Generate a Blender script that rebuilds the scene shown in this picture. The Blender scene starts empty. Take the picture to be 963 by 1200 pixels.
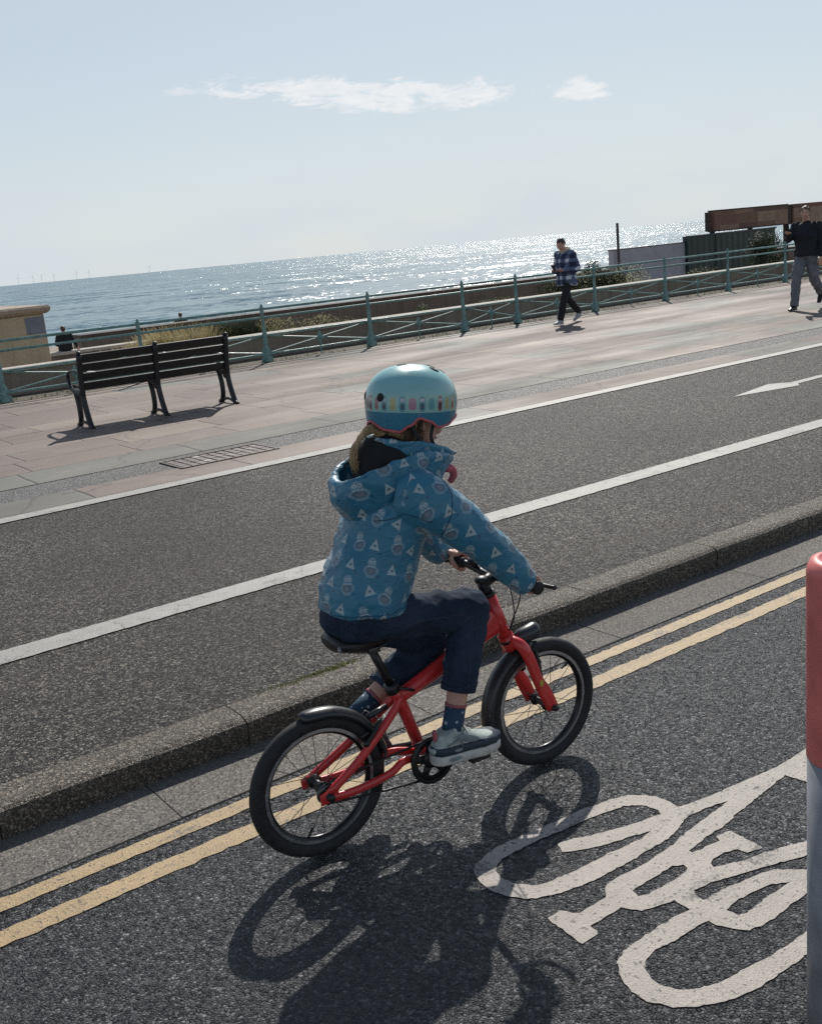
import bpy, bmesh, math, random
from mathutils import Vector, Matrix, noise
random.seed(7)
SC = bpy.context.scene
COL = SC.collection
PI = math.pi

# ------------------------------------------------------------------ camera
cam_d = bpy.data.cameras.new('camera')
cam = bpy.data.objects.new('camera', cam_d); COL.objects.link(cam); SC.camera = cam
PITCH, ROLL, AZ = math.radians(13.975), math.atan(.094), math.radians(54.912)
hd = Vector((math.cos(AZ), math.sin(AZ), 0)); rt = Vector((math.sin(AZ), -math.cos(AZ), 0)); zz = Vector((0, 0, 1))
fw = hd*math.cos(PITCH) - zz*math.sin(PITCH); cu = hd*math.sin(PITCH) + zz*math.cos(PITCH)
Rv = rt*math.cos(ROLL) - cu*math.sin(ROLL); Uv = rt*math.sin(ROLL) + cu*math.cos(ROLL)
m = Matrix((Rv, Uv, -fw)).transposed().to_4x4(); m.translation = Vector((0, 0, 1.76))
cam.matrix_world = m
cam_d.sensor_fit = 'HORIZONTAL'; cam_d.sensor_width = 36; cam_d.lens = 1240/963*36
cam_d.clip_start = .05; cam_d.clip_end = 120000

# ------------------------------------------------------------------ sky and sun
SUN_AZ, SUN_EL = 46.5, 39.5
world = bpy.data.worlds.new('World'); SC.world = world; world.use_nodes = True
SC.view_settings.view_transform = 'Standard'; SC.view_settings.look = 'None'
SC.view_settings.exposure = 0.0; SC.view_settings.gamma = 1.0
SKY_STRENGTH = .085
SUN_STRENGTH = 4.3

class NT:
    """small node-building helper"""
    def __init__(s, tree): s.t = tree; s.n = tree.nodes; s.l = tree.links
    def put(s, sock, v):
        if v is None: return
        if isinstance(v, bpy.types.NodeSocket): s.l.new(v, sock)
        elif isinstance(v, (tuple, list)) and sock.type == 'RGBA' and len(v) == 3: sock.default_value = (*v, 1)
        else: sock.default_value = v
    def m(s, op, a, b=None, c=None, clamp=False):
        n = s.n.new('ShaderNodeMath'); n.operation = op; n.use_clamp = clamp
        for i, v in enumerate((a, b, c)): s.put(n.inputs[i], v)
        return n.outputs[0]
    def vm(s, op, a, b=None, scale=None):
        n = s.n.new('ShaderNodeVectorMath'); n.operation = op
        s.put(n.inputs[0], a); s.put(n.inputs[1], b)
        if scale is not None: s.put(n.inputs['Scale'], scale)
        return n.outputs['Value' if op in ('LENGTH', 'DISTANCE', 'DOT_PRODUCT') else 'Vector']
    def sep(s, v):
        n = s.n.new('ShaderNodeSeparateXYZ'); s.put(n.inputs[0], v); return n.outputs[0], n.outputs[1], n.outputs[2]
    def com(s, x=0, y=0, z=0):
        n = s.n.new('ShaderNodeCombineXYZ'); s.put(n.inputs[0], x); s.put(n.inputs[1], y); s.put(n.inputs[2], z); return n.outputs[0]
    def noise(s, v, scale, detail=3, rough=.5, dist=0, out='Fac'):
        n = s.n.new('ShaderNodeTexNoise'); s.put(n.inputs['Vector'], v); s.put(n.inputs['Scale'], scale)
        n.inputs['Detail'].default_value = detail; n.inputs['Roughness'].default_value = rough; n.inputs['Distortion'].default_value = dist
        return n.outputs[out]
    def vor(s, v, scale, feature='F1', out='Distance', rand=1):
        n = s.n.new('ShaderNodeTexVoronoi'); n.feature = feature; s.put(n.inputs['Vector'], v); s.put(n.inputs['Scale'], scale)
        n.inputs['Randomness'].default_value = rand
        return n.outputs[out]
    def white(s, v):
        n = s.n.new('ShaderNodeTexWhiteNoise'); n.noise_dimensions = '3D'; s.put(n.inputs['Vector'], v); return n.outputs['Value']
    def ramp(s, f, pts, interp='LINEAR'):
        n = s.n.new('ShaderNodeValToRGB'); n.color_ramp.interpolation = interp; s.put(n.inputs[0], f)
        e = n.color_ramp.elements
        while len(e) < len(pts): e.new(.5)
        for q, (p, c) in zip(e, pts):
            q.position = p; q.color = (c, c, c, 1) if isinstance(c, (int, float)) else (*c, 1)
        return n.outputs[0]
    def rng(s, f, a, b, c=0, d=1, smooth=False):
        n = s.n.new('ShaderNodeMapRange'); n.clamp = True
        if smooth: n.interpolation_type = 'SMOOTHSTEP'
        s.put(n.inputs[0], f)
        for i, v in zip((1, 2, 3, 4), (a, b, c, d)): s.put(n.inputs[i], v)
        return n.outputs[0]
    def mix(s, f, a, b, mode='MIX'):
        n = s.n.new('ShaderNodeMix'); n.data_type = 'RGBA'; n.blend_type = mode
        s.put(n.inputs[0], f); s.put(n.inputs[6], a); s.put(n.inputs[7], b); return n.outputs[2]
    def bump(s, h, strength=.5, dist=.01, normal=None):
        n = s.n.new('ShaderNodeBump'); n.inputs['Strength'].default_value = strength
        n.inputs['Distance'].default_value = dist; s.put(n.inputs['Height'], h); s.put(n.inputs['Normal'], normal)
        return n.outputs[0]
    def geo(s): return s.n.new('ShaderNodeNewGeometry').outputs['Position']
    def obj(s): return s.n.new('ShaderNodeTexCoord').outputs['Object']
    def uv(s): return s.n.new('ShaderNodeTexCoord').outputs['UV']

W = NT(world.node_tree); bgn = [n for n in W.n if n.type == 'BACKGROUND'][0]
sky = W.n.new('ShaderNodeTexSky'); sky.sky_type = 'NISHITA'; sky.sun_disc = False
sky.sun_elevation = math.radians(SUN_EL); sky.sun_rotation = math.radians(90-SUN_AZ)
SC.cycles.use_denoising = False
sky.air_density = 1.0; sky.dust_density = .35; sky.ozone_density = 2.0; sky.altitude = 5
dirv = W.n.new('ShaderNodeTexCoord').outputs['Generated']
dx, dy, dz = W.sep(dirv)
azi = W.m('MULTIPLY', W.m('ARCTAN2', dy, dx), 180/PI); ele = W.m('MULTIPLY', W.m('ARCSINE', dz), 180/PI)
nzv = W.com(W.m('MULTIPLY', azi, .16), W.m('MULTIPLY', ele, .5), 0)
def cloud(ca, ce, ra, re, slope, seed, soft=.3, amp=2.6, ns=3.4):
    da = W.m('SUBTRACT', azi, ca); de = W.m('SUBTRACT', W.m('SUBTRACT', ele, ce), W.m('MULTIPLY', da, slope))
    # flat base, ragged top
    d2 = W.m('ADD', W.m('POWER', W.m('ABSOLUTE', W.m('DIVIDE', da, ra)), 2.0), W.m('POWER', W.m('ABSOLUTE', W.m('DIVIDE', de, re)), 2.0))
    n = W.noise(W.vm('ADD', nzv, (seed, seed*.7, seed)), ns, 9, .68, .5)
    v = W.m('ADD', W.m('SUBTRACT', 1.0, d2), W.m('MULTIPLY', W.m('SUBTRACT', n, .5), amp*2))
    return W.rng(v, 0.0, soft*3, 0, 1, True)

c1 = cloud(54.6, 7.65, 8.4, .85, .105, 3.1)
c2 = cloud(44.4, 6.9, 1.7, .60, .08, 8.4, amp=2.0)
c3 = cloud(64.2, 8.5, 1.0, .22, .0, 5.4)
haze1 = W.m('MULTIPLY', W.noise(nzv, .7, 4, .5), W.rng(ele, 14, 1, 0, 1))
skyc = W.mix(W.m('MULTIPLY', W.m('ADD', W.rng(haze1, .2, .6, .66, .88), W.rng(ele, 9, 0, 0, .12)), W.rng(ele, 40, 12, .15, 1, True)), sky.outputs[0], (7.7, 8.45, 8.95))
cm = W.m('MAXIMUM', W.m('MAXIMUM', c1, c2), W.m('MULTIPLY', c3, .5))
cdet = W.noise(nzv, 5.5, 6, .6)
skyc = W.mix(W.m('MULTIPLY', cm, W.rng(cdet, .25, .7, .4, .85)), skyc, (10.9, 10.8, 10.8))
W.l.new(skyc, bgn.inputs[0]); bgn.inputs[1].default_value = SKY_STRENGTH

sd = bpy.data.lights.new('sun', 'SUN'); so = bpy.data.objects.new('sun', sd); COL.objects.link(so)
sd.energy = SUN_STRENGTH; sd.angle = math.radians(.53); sd.color = (1, .955, .88)
a_, e_ = math.radians(SUN_AZ), math.radians(SUN_EL)
so.rotation_euler = Vector((-math.cos(a_)*math.cos(e_), -math.sin(a_)*math.cos(e_), -math.sin(e_))).to_track_quat('-Z', 'Y').to_euler()
so.location = (0, 0, 30)

# ------------------------------------------------------------------ helpers
def newmat(name, rough=.6, col=(.5, .5, .5), metal=0, spec=.5):
    m = bpy.data.materials.new(name); m.use_nodes = True
    b = m.node_tree.nodes['Principled BSDF']; n = NT(m.node_tree)
    b.inputs['Roughness'].default_value = rough; b.inputs['Base Color'].default_value = (*col, 1)
    b.inputs['Metallic'].default_value = metal; b.inputs['Specular IOR Level'].default_value = spec
    return m, n, b
def simple(name, col, rough=.6, metal=0, var=.12, scale=30, bumps=.0, spec=.5, bdist=.004):
    """plain colour with slight mottling and dirt"""
    m, n, b = newmat(name, rough, col, metal, spec)
    p = n.obj(); f = n.noise(p, scale, 5, .6)
    dark = tuple(c*(1-var*1.6) for c in col); light = tuple(min(1, c*(1+var)) for c in col)
    n.put(b.inputs['Base Color'], n.ramp(f, [(.3, dark), (.7, light)]))
    n.put(b.inputs['Roughness'], n.rng(f, .3, .7, max(0, rough-.08), min(1, rough+.1)))
    if bumps: n.put(b.inputs['Normal'], n.bump(f, bumps, bdist))
    return m
def tag(o, label=None, cat=None, group=None, kind=None):
    if label: o['label'] = label
    if cat: o['category'] = cat
    if group: o['group'] = group
    if kind: o['kind'] = kind
    return o
def obj(name, bm, mat, parent=None, smooth=False, loc=None):
    me = bpy.data.meshes.new(name); bm.to_mesh(me); bm.free()
    for mm in (mat if isinstance(mat, (list, tuple)) else [mat]): me.materials.append(mm)
    o = bpy.data.objects.new(name, me); COL.objects.link(o)
    if parent: o.parent = parent
    if loc: o.location = loc
    if smooth:
        for p in me.polygons: p.use_smooth = True
    return o
def empty(name, loc=(0, 0, 0), rz=0):
    o = bpy.data.objects.new(name, None); COL.objects.link(o); o.location = loc; o.rotation_euler = (0, 0, rz); o.empty_display_size = .1
    return o
def struct(name, bm, mat, smooth=False): return tag(obj(name, bm, mat, smooth=smooth), kind='structure')
def copy_tree(o, parent=None):
    c = o.copy(); COL.objects.link(c); c.parent = parent
    for ch in list(o.children): copy_tree(ch, c)
    return c
def quad(bm, x0, x1, y0, y1, z):
    vs = [bm.verts.new(p) for p in ((x0, y0, z), (x1, y0, z), (x1, y1, z), (x0, y1, z))]
    return bm.faces.new(vs)
def box(bm, x0, x1, y0, y1, z0, z1, M=None, bev=0):
    r = bmesh.ops.create_cube(bm, size=1)
    vs = r['verts']
    T = Matrix.Translation(((x0+x1)/2, (y0+y1)/2, (z0+z1)/2)) @ Matrix.Diagonal((abs(x1-x0), abs(y1-y0), abs(z1-z0), 1))
    if M is not None: T = M @ T
    bmesh.ops.transform(bm, matrix=T, verts=vs)
    if bev:
        es = list({e for v in vs for e in v.link_edges})
        bmesh.ops.bevel(bm, geom=es, offset=bev, segments=2, affect='EDGES', profile=.5)
def ellipsoid(bm, c, r, M=None, u=20, v=14):
    q = bmesh.ops.create_uvsphere(bm, u_segments=u, v_segments=v, radius=1)
    T = Matrix.Translation(c) @ (M or Matrix()) @ Matrix.Diagonal((r[0], r[1], r[2], 1))
    bmesh.ops.transform(bm, matrix=T, verts=q['verts'])
def catmull(pts, k=4):
    """smooth a list of tuples (any length) by Catmull-Rom"""
    out = []; n = len(pts)
    for i in range(n-1):
        p0, p1, p2, p3 = pts[max(i-1, 0)], pts[i], pts[i+1], pts[min(i+2, n-1)]
        for j in range(k):
            t = j/k
            out.append(tuple(.5*((2*b)+(-a+c)*t+(2*a-5*b+4*c-d)*t*t+(-a+3*b-3*c+d)*t**3) for a, b, c, d in zip(p0, p1, p2, p3)))
    out.append(tuple(pts[-1])); return out
def tube(bm, pts, rad, n=10, side=None, closed=False, caps=True, sq=1.0):
    """loft along pts; rad: number, list of numbers, or list of (r_side, r_other); side: reference lateral axis"""
    P = [Vector(p[:3]) for p in pts]; N = len(P)
    if not isinstance(rad, (list, tuple)): rad = [rad]*N
    rings = []; prev = None
    for i in range(N):
        if closed: t = P[(i+1) % N]-P[(i-1) % N]
        else: t = P[min(i+1, N-1)]-P[max(i-1, 0)]
        if t.length < 1e-9: t = Vector((0, 0, 1))
        t.normalize()
        if side is not None: a = Vector(side); a = a - t*a.dot(t)
        elif prev is None:
            a = Vector((0, 0, 1)) if abs(t.z) < .9 else Vector((0, 1, 0)); a = a - t*a.dot(t)
        else: a = prev - t*prev.dot(t)
        if a.length < 1e-6: a = t.orthogonal()
        a.normalize(); prev = a; b = t.cross(a)
        r = rad[i]; ra, rb = (r if isinstance(r, (tuple, list)) else (r, r))
        ring = []
        for k in range(n):
            th = 2*PI*k/n; c, s = math.cos(th), math.sin(th)
            if sq != 1.0: c = math.copysign(abs(c)**sq, c); s = math.copysign(abs(s)**sq, s)
            ring.append(bm.verts.new(P[i] + a*(ra*c) + b*(rb*s)))
        rings.append(ring)
    for i in range(N if closed else N-1):
        A, B = rings[i], rings[(i+1) % N]
        for k in range(n): bm.faces.new((A[k], A[(k+1) % n], B[(k+1) % n], B[k]))
    if caps and not closed:
        bm.faces.new(list(reversed(rings[0]))); bm.faces.new(rings[-1])
    return rings
def ltube(bm, rows, n=20, side=(0, 1, 0), k=4, sq=1.0):
    """rows of (x,y,z,r_side,r_other), smoothed"""
    R = catmull([tuple(r) for r in rows], k)
    return tube(bm, [r[:3] for r in R], [(max(r[3], .001), max(r[4], .001)) for r in R], n, side, sq=sq)
def lathe(bm, prof, c=(0, 0, 0), axis='Z', n=24):
    ringed = prof[0] == prof[-1]
    rings = []
    for r, h in prof:
        ring = []
        for k in range(n):
            th = 2*PI*k/n; x, y = r*math.cos(th), r*math.sin(th)
            v = {'Z': (x, y, h), 'Y': (x, h, y), 'X': (h, x, y)}[axis]
            ring.append(bm.verts.new(Vector(v)+Vector(c)))
        rings.append(ring)
    for A, B in zip(rings, rings[1:]):
        for k in range(n): bm.faces.new((A[k], A[(k+1) % n], B[(k+1) % n], B[k]))
    if prof[0][0] > 1e-5 and not ringed: bm.faces.new(list(reversed(rings[0])))
    if prof[-1][0] > 1e-5 and not ringed: bm.faces.new(rings[-1])
    bmesh.ops.recalc_face_normals(bm, faces=bm.faces)
def blob(name, bm, mat, parent=None, voxel=.006, smooth=6, fn=None, dec=None):
    """union of closed lofts into one continuous smooth surface"""
    bmesh.ops.recalc_face_normals(bm, faces=bm.faces)
    me = bpy.data.meshes.new(name); bm.to_mesh(me); bm.free()
    t = bpy.data.objects.new(name, me); COL.objects.link(t)
    r = t.modifiers.new('r', 'REMESH'); r.mode = 'VOXEL'; r.voxel_size = voxel
    if smooth:
        s = t.modifiers.new('s', 'SMOOTH'); s.iterations = smooth; s.factor = .5
    dg = bpy.context.evaluated_depsgraph_get(); dg.update()
    me2 = bpy.data.meshes.new_from_object(t.evaluated_get(dg)); 
    bpy.data.objects.remove(t); bpy.data.meshes.remove(me)
    me2.name = name; me2.materials.clear()
    for mm in (mat if isinstance(mat, (list, tuple)) else [mat]): me2.materials.append(mm)
    if fn: fn(me2)
    for p in me2.polygons: p.use_smooth = True
    o = bpy.data.objects.new(name, me2); COL.objects.link(o)
    if parent: o.parent = parent
    return o
def wrinkle(amp, sc, stretch=(1, 1, 1), seed=0, amp2=0, sc2=1):
    def f(me):
        nrm = [v.normal.copy() for v in me.vertices]
        for v, n in zip(me.vertices, nrm):
            q = Vector((v.co.x*stretch[0], v.co.y*stretch[1], v.co.z*stretch[2]))*sc + Vector((seed, seed*1.3, seed*.7))
            d = 1-2*abs(noise.noise(q))-.55
            d2 = noise.noise(q*2.3)
            v.co += n*(amp*(d+.35*d2))
    return f

# ------------------------------------------------------------------ ground materials
def stones_mat(name, c_dark, c_mid, c_light, scale, rough=.55, gap=.35, bump=.8, bd=.006, tint=(1, 1, 1), patch=.25, spec=.5):
    m, n, b = newmat(name, rough, spec=spec)
    p = n.geo()
    pw = n.vm('ADD', p, n.vm('SCALE', n.vm('SUBTRACT', n.noise(p, scale*.7, 2, .5, out='Color'), (.5, .5, .5)), scale=.35/scale*2))
    cell = n.vor(pw, scale, out='Color'); cr, cg, cb = n.sep(cell)
    d = n.vor(pw, scale, 'F1')
    e = n.vor(pw, scale, 'DISTANCE_TO_EDGE')
    base = n.ramp(cr, [(0, c_dark), (.55, c_mid), (.9, c_light), (1, tuple(min(1, x*1.6) for x in c_light))])
    fine = n.noise(p, scale*5, 3, .6)
    base = n.mix(n.rng(fine, .3, .7, 0, .35), base, tuple(x*.45 for x in c_mid))
    gapm = n.rng(e, 0.0, gap*.3, 1, 0)
    base = n.mix(n.m('MULTIPLY', gapm, .85), base, tuple(x*.35 for x in c_dark))
    big = n.noise(p, .55, 5, .6); big2 = n.noise(n.vm('MULTIPLY', p, (.25, 1.6, 1)), .9, 4, .6)
    base = n.mix(n.rng(big, .40, .60, 0, patch), base, tuple(x*.6 for x in c_mid))
    base = n.mix(n.rng(big2, .45, .75, 0, patch*.8), base, tuple(x*1.25*t for x, t in zip(c_mid, tint)))
    n.put(b.inputs['Base Color'], base)
    n.put(b.inputs['Roughness'], n.rng(cg, 0, 1, rough-.2, rough+.25))
    h = n.m('ADD', n.m('MULTIPLY', n.rng(e, 0, .35, 0, 1, True), .75), n.m('ADD', n.m('MULTIPLY', cb, .5), n.m('MULTIPLY', fine, .25)))
    # each chipping lies at its own tilt
    nb = n.bump(h, bump, bd)
    tilt = n.vm('SCALE', n.vm('SUBTRACT', cell, (.5, .5, .5)), scale=.75)
    n.put(b.inputs['Normal'], n.vm('NORMALIZE', n.vm('ADD', nb, n.vm('MULTIPLY', tilt, (1, 1, .0)))))
    return m
def paint_mat(name, col, scale, wear=.5, crack=True):
    m, n, b = newmat(name, .62, col)
    p = n.geo()
    e = n.vor(p, scale, 'DISTANCE_TO_EDGE'); f = n.noise(p, 9, 5, .65); ff = n.noise(p, 90, 4, .65)
    g = n.noise(p, 2.2, 4, .6)
    c = n.mix(n.rng(f, .3, .72, 0, .55), col, tuple(x*.62 for x in col))
    c = n.mix(n.rng(ff, .58, .75, 0, .5), c, tuple(x*.4 for x in col))
    pits = n.m('GREATER_THAN', n.m('ADD', n.m('MULTIPLY', ff, 1.0), n.m('MULTIPLY', n.noise(p, 22, 4, .7), .55)), 1.02-.14*wear)
    c = n.mix(n.m('MULTIPLY', pits, .85), c, (.05, .05, .052))
    wp = n.noise(n.vm('MULTIPLY', p, (1, 1.8, 1)), 3.2, 6, .72)
    thru = n.m('MULTIPLY', n.rng(n.m('ADD', wp, n.m('MULTIPLY', n.m('SUBTRACT', ff, .5), .5)), .60-.03*wear, .66, 0, 1), .75)
    c = n.mix(thru, c, (.07, .068, .066))
    c = n.mix(n.rng(n.noise(n.vm('MULTIPLY', p, (.5, 3.5, 1)), 1.6, 5, .65), .5, .75, 0, .45), c, tuple(x*.5 for x in col))
    if crack:
        cv = n.vor(n.vm('ADD', n.vm('MULTIPLY', p, (1, .45, 1)), n.vm('SCALE', n.noise(p, 6, 3, .6, out='Color'), scale=.22)), 3.3, 'DISTANCE_TO_EDGE')
        ck = n.m('MULTIPLY', n.m('LESS_THAN', cv, .008), n.m('GREATER_THAN', g, .52))
        c = n.mix(n.m('MULTIPLY', ck, .75), c, (.06, .058, .055))
    n.put(b.inputs['Base Color'], c)
    h = n.m('ADD', n.m('MULTIPLY', n.rng(e, 0, .3, 0, 1), .22), n.m('ADD', n.m('MULTIPLY', f, .6), n.m('MULTIPLY', ff, .8)))
    n.put(b.inputs['Normal'], n.bump(h, .5, .007))
    return m
M_lane = stones_mat('lane_asphalt', (.014, .015, .018), (.050, .052, .058), (.24, .24, .245), 108, .48, .55, 1.0, .012, patch=.5)
M_road = stones_mat('road_asphalt', (.013, .011, .010), (.066, .055, .049), (.36, .32, .275), 104, .62, .45, 1.0, .010, spec=.3, tint=(1.1, 1, .95), patch=.6)
M_gutter = stones_mat('gutter_concrete', (.105, .095, .083), (.145, .132, .115), (.21, .19, .165), 160, .75, .1, .5, .003, patch=.5)
M_kerb = stones_mat('kerb_stone', (.05, .04, .030), (.120, .098, .073), (.36, .30, .23), 165, .6, .22, .9, .005, patch=.4)
M_strip = stones_mat('patch_asphalt', (.05, .048, .046), (.10, .097, .092), (.2, .19, .18), 110, .6, .3, .8, .005, patch=.35)
M_white = paint_mat('white_paint', (.37, .355, .325), 104, .6)
M_cyc = paint_mat('symbol_paint', (.43, .385, .34), 108, .8, False)
M_yel = paint_mat('yellow_paint', (.46, .325, .165), 108, .85, False)
# moss patch and wet joints on the kerb
# promenade slabs
def slab_mat(name, rowh, length, y0, seed=0):
    m, n, b = newmat(name, .62)
    p = n.geo(); x, y, z = n.sep(p)
    wob = n.m('MULTIPLY', n.m('SUBTRACT', n.noise(p, .6, 2, .5), .5), .12)
    v = n.m('DIVIDE', n.m('ADD', n.m('SUBTRACT', y, y0), wob), rowh); row = n.m('FLOOR', v)
    off = n.white(n.com(row, seed, 1)); ln = n.m('ADD', length, n.m('MULTIPLY', n.white(n.com(row, seed, 5)), length*.7))
    u = n.m('ADD', n.m('DIVIDE', n.m('ADD', x, wob), ln), n.m('MULTIPLY', off, 7)); colm = n.m('FLOOR', u)
    r1 = n.white(n.com(row, colm, seed+2)); r2 = n.white(n.com(row, colm, seed+7))
    c = n.ramp(r1, [(0, (.160, .105, .085)), (.22, (.195, .13, .10)), (.42, (.112, .118, .098)), (.56, (.165, .108, .085)), (.72, (.245, .185, .135)), (.86, (.105, .12, .10)), (.93, (.135, .08, .065))], 'CONSTANT')
    c = n.mix(n.m('MULTIPLY', r2, .18), c, (.175, .15, .13))
    fu = n.m('FRACT', u); fv = n.m('FRACT', v)
    eu = n.m('MULTIPLY', n.m('MINIMUM', fu, n.m('SUBTRACT', 1, fu)), ln); ev = n.m('MULTIPLY', n.m('MINIMUM', fv, n.m('SUBTRACT', 1, fv)), rowh)
    ed = n.m('ADD', n.m('MINIMUM', eu, ev), n.m('MULTIPLY', n.m('SUBTRACT', n.noise(p, 14, 4, .7), .5), .014))
    st = n.noise(n.vm('MULTIPLY', p, (.35, 1.2, 1)), .8, 6, .62); fine = n.noise(p, 45, 4, .65); gr = n.noise(p, 160, 2, .6)
    c = n.mix(n.rng(st, .42, .66, 0, .42), c, (.10, .085, .075))
    c = n.mix(n.rng(n.noise(p, 1.7, 5, .6, .6), .55, .72, 0, .55), c, (.24, .20, .17))
    c = n.mix(n.rng(fine, .35, .7, 0, .45), c, (.12, .105, .095))
    c = n.mix(n.rng(gr, .5, .72, 0, .4), c, (.30, .26, .225))
    j = n.rng(ed, .006, .018, 1, 0)
    jv = n.rng(n.noise(p, .9, 3, .6), .35, .6, .25, 1)
    c = n.mix(n.m('MULTIPLY', j, n.m('MULTIPLY', jv, .9)), c, (.035, .03, .027))
    # hairline cracks
    cv = n.vor(n.vm('ADD', p, n.vm('SCALE', n.noise(p, 1.2, 4, .6, out='Color'), scale=.8)), .5, 'DISTANCE_TO_EDGE')
    c = n.mix(n.m('MULTIPLY', n.m('LESS_THAN', cv, .006), .6), c, (.05, .042, .038))
    n.put(b.inputs['Base Color'], c)
    n.put(b.inputs['Roughness'], n.rng(st, .3, .7, .62, .85))
    h = n.m('ADD', n.m('MULTIPLY', gr, .5), n.m('ADD', n.m('MULTIPLY', fine, .6), n.m('SUBTRACT', n.m('MULTIPLY', r2, 1.2), n.m('MULTIPLY', j, 2.5))))
    n.put(b.inputs['Normal'], n.bump(h, .6, .004))
    return m
M_prom = slab_mat('promenade_paving', .64, .95, 9.03)
M_edge = slab_mat('edge_paving', .60, .85, 7.95, 3)
M_soil = simple('soil', (.11, .09, .065), .9, var=.4, scale=8, bumps=.5, bdist=.03)
def shingle_mat():
    m, n, b = newmat('shingle', .8); p = n.geo()
    cell = n.vor(p, 16, out='Color'); cr, cg, cb = n.sep(cell); e = n.vor(p, 16, 'DISTANCE_TO_EDGE')
    c = n.ramp(cr, [(0, (.19, .14, .10)), (.5, (.36, .28, .21)), (1, (.55, .48, .4))])
    c = n.mix(n.rng(n.noise(p, .15, 4, .6), .4, .65, 0, .5), c, (.22, .16, .12))
    n.put(b.inputs['Base Color'], c); n.put(b.inputs['Normal'], n.bump(n.rng(e, 0, .3), .8, .03)); return m
M_shingle = shingle_mat()
def wall_mat(name, c1, c2, scale=1.2, streak=.5):
    m, n, b = newmat(name, .8); p = n.geo()
    f = n.noise(p, scale, 6, .65); s = n.noise(n.vm('MULTIPLY', p, (3, 3, .35)), 1.6, 4, .6); g = n.noise(p, 30, 4, .7)
    c = n.mix(n.rng(f, .3, .7), c1, c2)
    c = n.mix(n.rng(s, .5, .72, 0, streak), c, tuple(x*.35 for x in c1))
    c = n.mix(n.rng(g, .45, .7, 0, .35), c, tuple(x*.6 for x in c2))
    n.put(b.inputs['Base Color'], c); n.put(b.inputs['Normal'], n.bump(n.m('ADD', n.m('MULTIPLY', f, 2), g), .5, .02)); return m
M_conc = wall_mat('sea_wall_concrete', (.22, .17, .13), (.30, .25, .20))
M_conc2 = wall_mat('old_concrete', (.15, .115, .09), (.2, .16, .13), .6)
M_cap = wall_mat('coping_concrete', (.42, .38, .32), (.52, .47, .40), 2, .25)
M_stone = wall_mat('pale_render', (.50, .40, .26), (.58, .48, .33), 1.3, .45)

# ------------------------------------------------------------------ ground and sea
K = .11
FAR0, FAR1 = -160, 400
bm = bmesh.new()
for y0, y1 in ((-900, -6.2),): quad(bm, -1500, 3000, y0, y1, -.004)
struct('ground', bm, M_strip)
bm = bmesh.new(); quad(bm, FAR0, FAR1, -6.2, 3.082, 0); struct('cycle_lane', bm, M_lane)
# gutter of concrete channel slabs
bm = bmesh.new(); x = 1.13-1.055*29
while x < 60:
    L = 1.055
    box(bm, x+.0015, x+L-.0015, 3.086+random.uniform(-.002, .002), 3.392, -.08, .004+random.uniform(-.001, .001), bev=.002); x += L
quad(bm, 60, FAR1, 3.086, 3.392, .004); quad(bm, FAR0, -29, 3.086, 3.392, .004)
struct('gutter', bm, M_gutter)
bm = bmesh.new(); quad(bm, -30, 60, 3.07, 3.40, -.006); struct('gutter_bed', bm, M_soil)
# kerb stones with a rounded worn nose
bm = bmesh.new(); x = -30.445
while x < 60:
    L = .914; j = random.uniform(-.003, .003)
    prof = [(3.394+j, -.05), (3.388+j, .05), (3.388+j, .082), (3.394+j, .098), (3.408+j, .108), (3.43+j, .1135), (3.50, .116), (3.555, .1155), (3.563, .113), (3.563, -.05)]
    nseg = 5; rr = []
    for i in range(nseg+1):
        xx = x+.0025+(L-.005)*i/nseg
        rr.append([bm.verts.new((xx, y+(noise.noise(Vector((xx*5, y*9, z*9)))*.005), z+noise.noise(Vector((xx*4, y*7, z)))*.004 if z > 0 else z)) for y, z in prof])
    for A, B in zip(rr, rr[1:]):
        for k in range(len(prof)-1): bm.faces.new((A[k], B[k], B[k+1], A[k+1]))
    bm.faces.new(rr[0]); bm.faces.new(list(reversed(rr[-1])))
    x += L
box(bm, 60.1, FAR1, 3.39, 3.563, -.05, .113); box(bm, FAR0, -30.4, 3.39, 3.563, -.05, .113)
bmesh.ops.recalc_face_normals(bm, faces=bm.faces)
struct('kerb', bm, M_kerb)
bm = bmesh.new(); quad(bm, FAR0, FAR1, 3.565, 7.80, K-.002); struct('road', bm, M_road)
bm = bmesh.new(); quad(bm, FAR0, FAR1, 7.80, 8.47, K); struct('paving_border', bm, M_edge)
bm = bmesh.new(); quad(bm, FAR0, FAR1, 8.47, 9.03, K-.004); struct('asphalt_strip', bm, M_strip)
bm = bmesh.new(); quad(bm, FAR0, FAR1, 9.03, 15.9, K); struct('promenade', bm, M_prom)
bm = bmesh.new(); box(bm, FAR0, FAR1, 15.9, 18.9, -3.2, K-.008); struct('fence_verge', bm, M_soil)
def marks(name, mat, rects, z):
    bm = bmesh.new()
    for x0, x1, y0, y1 in rects:
        # slightly ragged edges
        n_ = max(2, min(1400, int((min(x1, 24)-max(x0, -4))/.03))); xs = [x0]+[max(x0, -4)+(min(x1, 24)-max(x0, -4))*i/n_ for i in range(n_+1)]+[x1]
        pa = [bm.verts.new((x, y0+noise.noise(Vector((x*31, y0*3, 1)))*.009, z)) for x in xs]
        pb = [bm.verts.new((x, y1+noise.noise(Vector((x*31, y1*3, 5)))*.009, z)) for x in xs]
        for i in range(len(xs)-1): bm.faces.new((pa[i], pa[i+1], pb[i+1], pb[i]))
    return struct(name, bm, mat)
marks('yellow_lines', M_yel, [(FAR0, FAR1, 2.806, 2.886), (FAR0, FAR1, 2.978, 3.048)], .0025)
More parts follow.
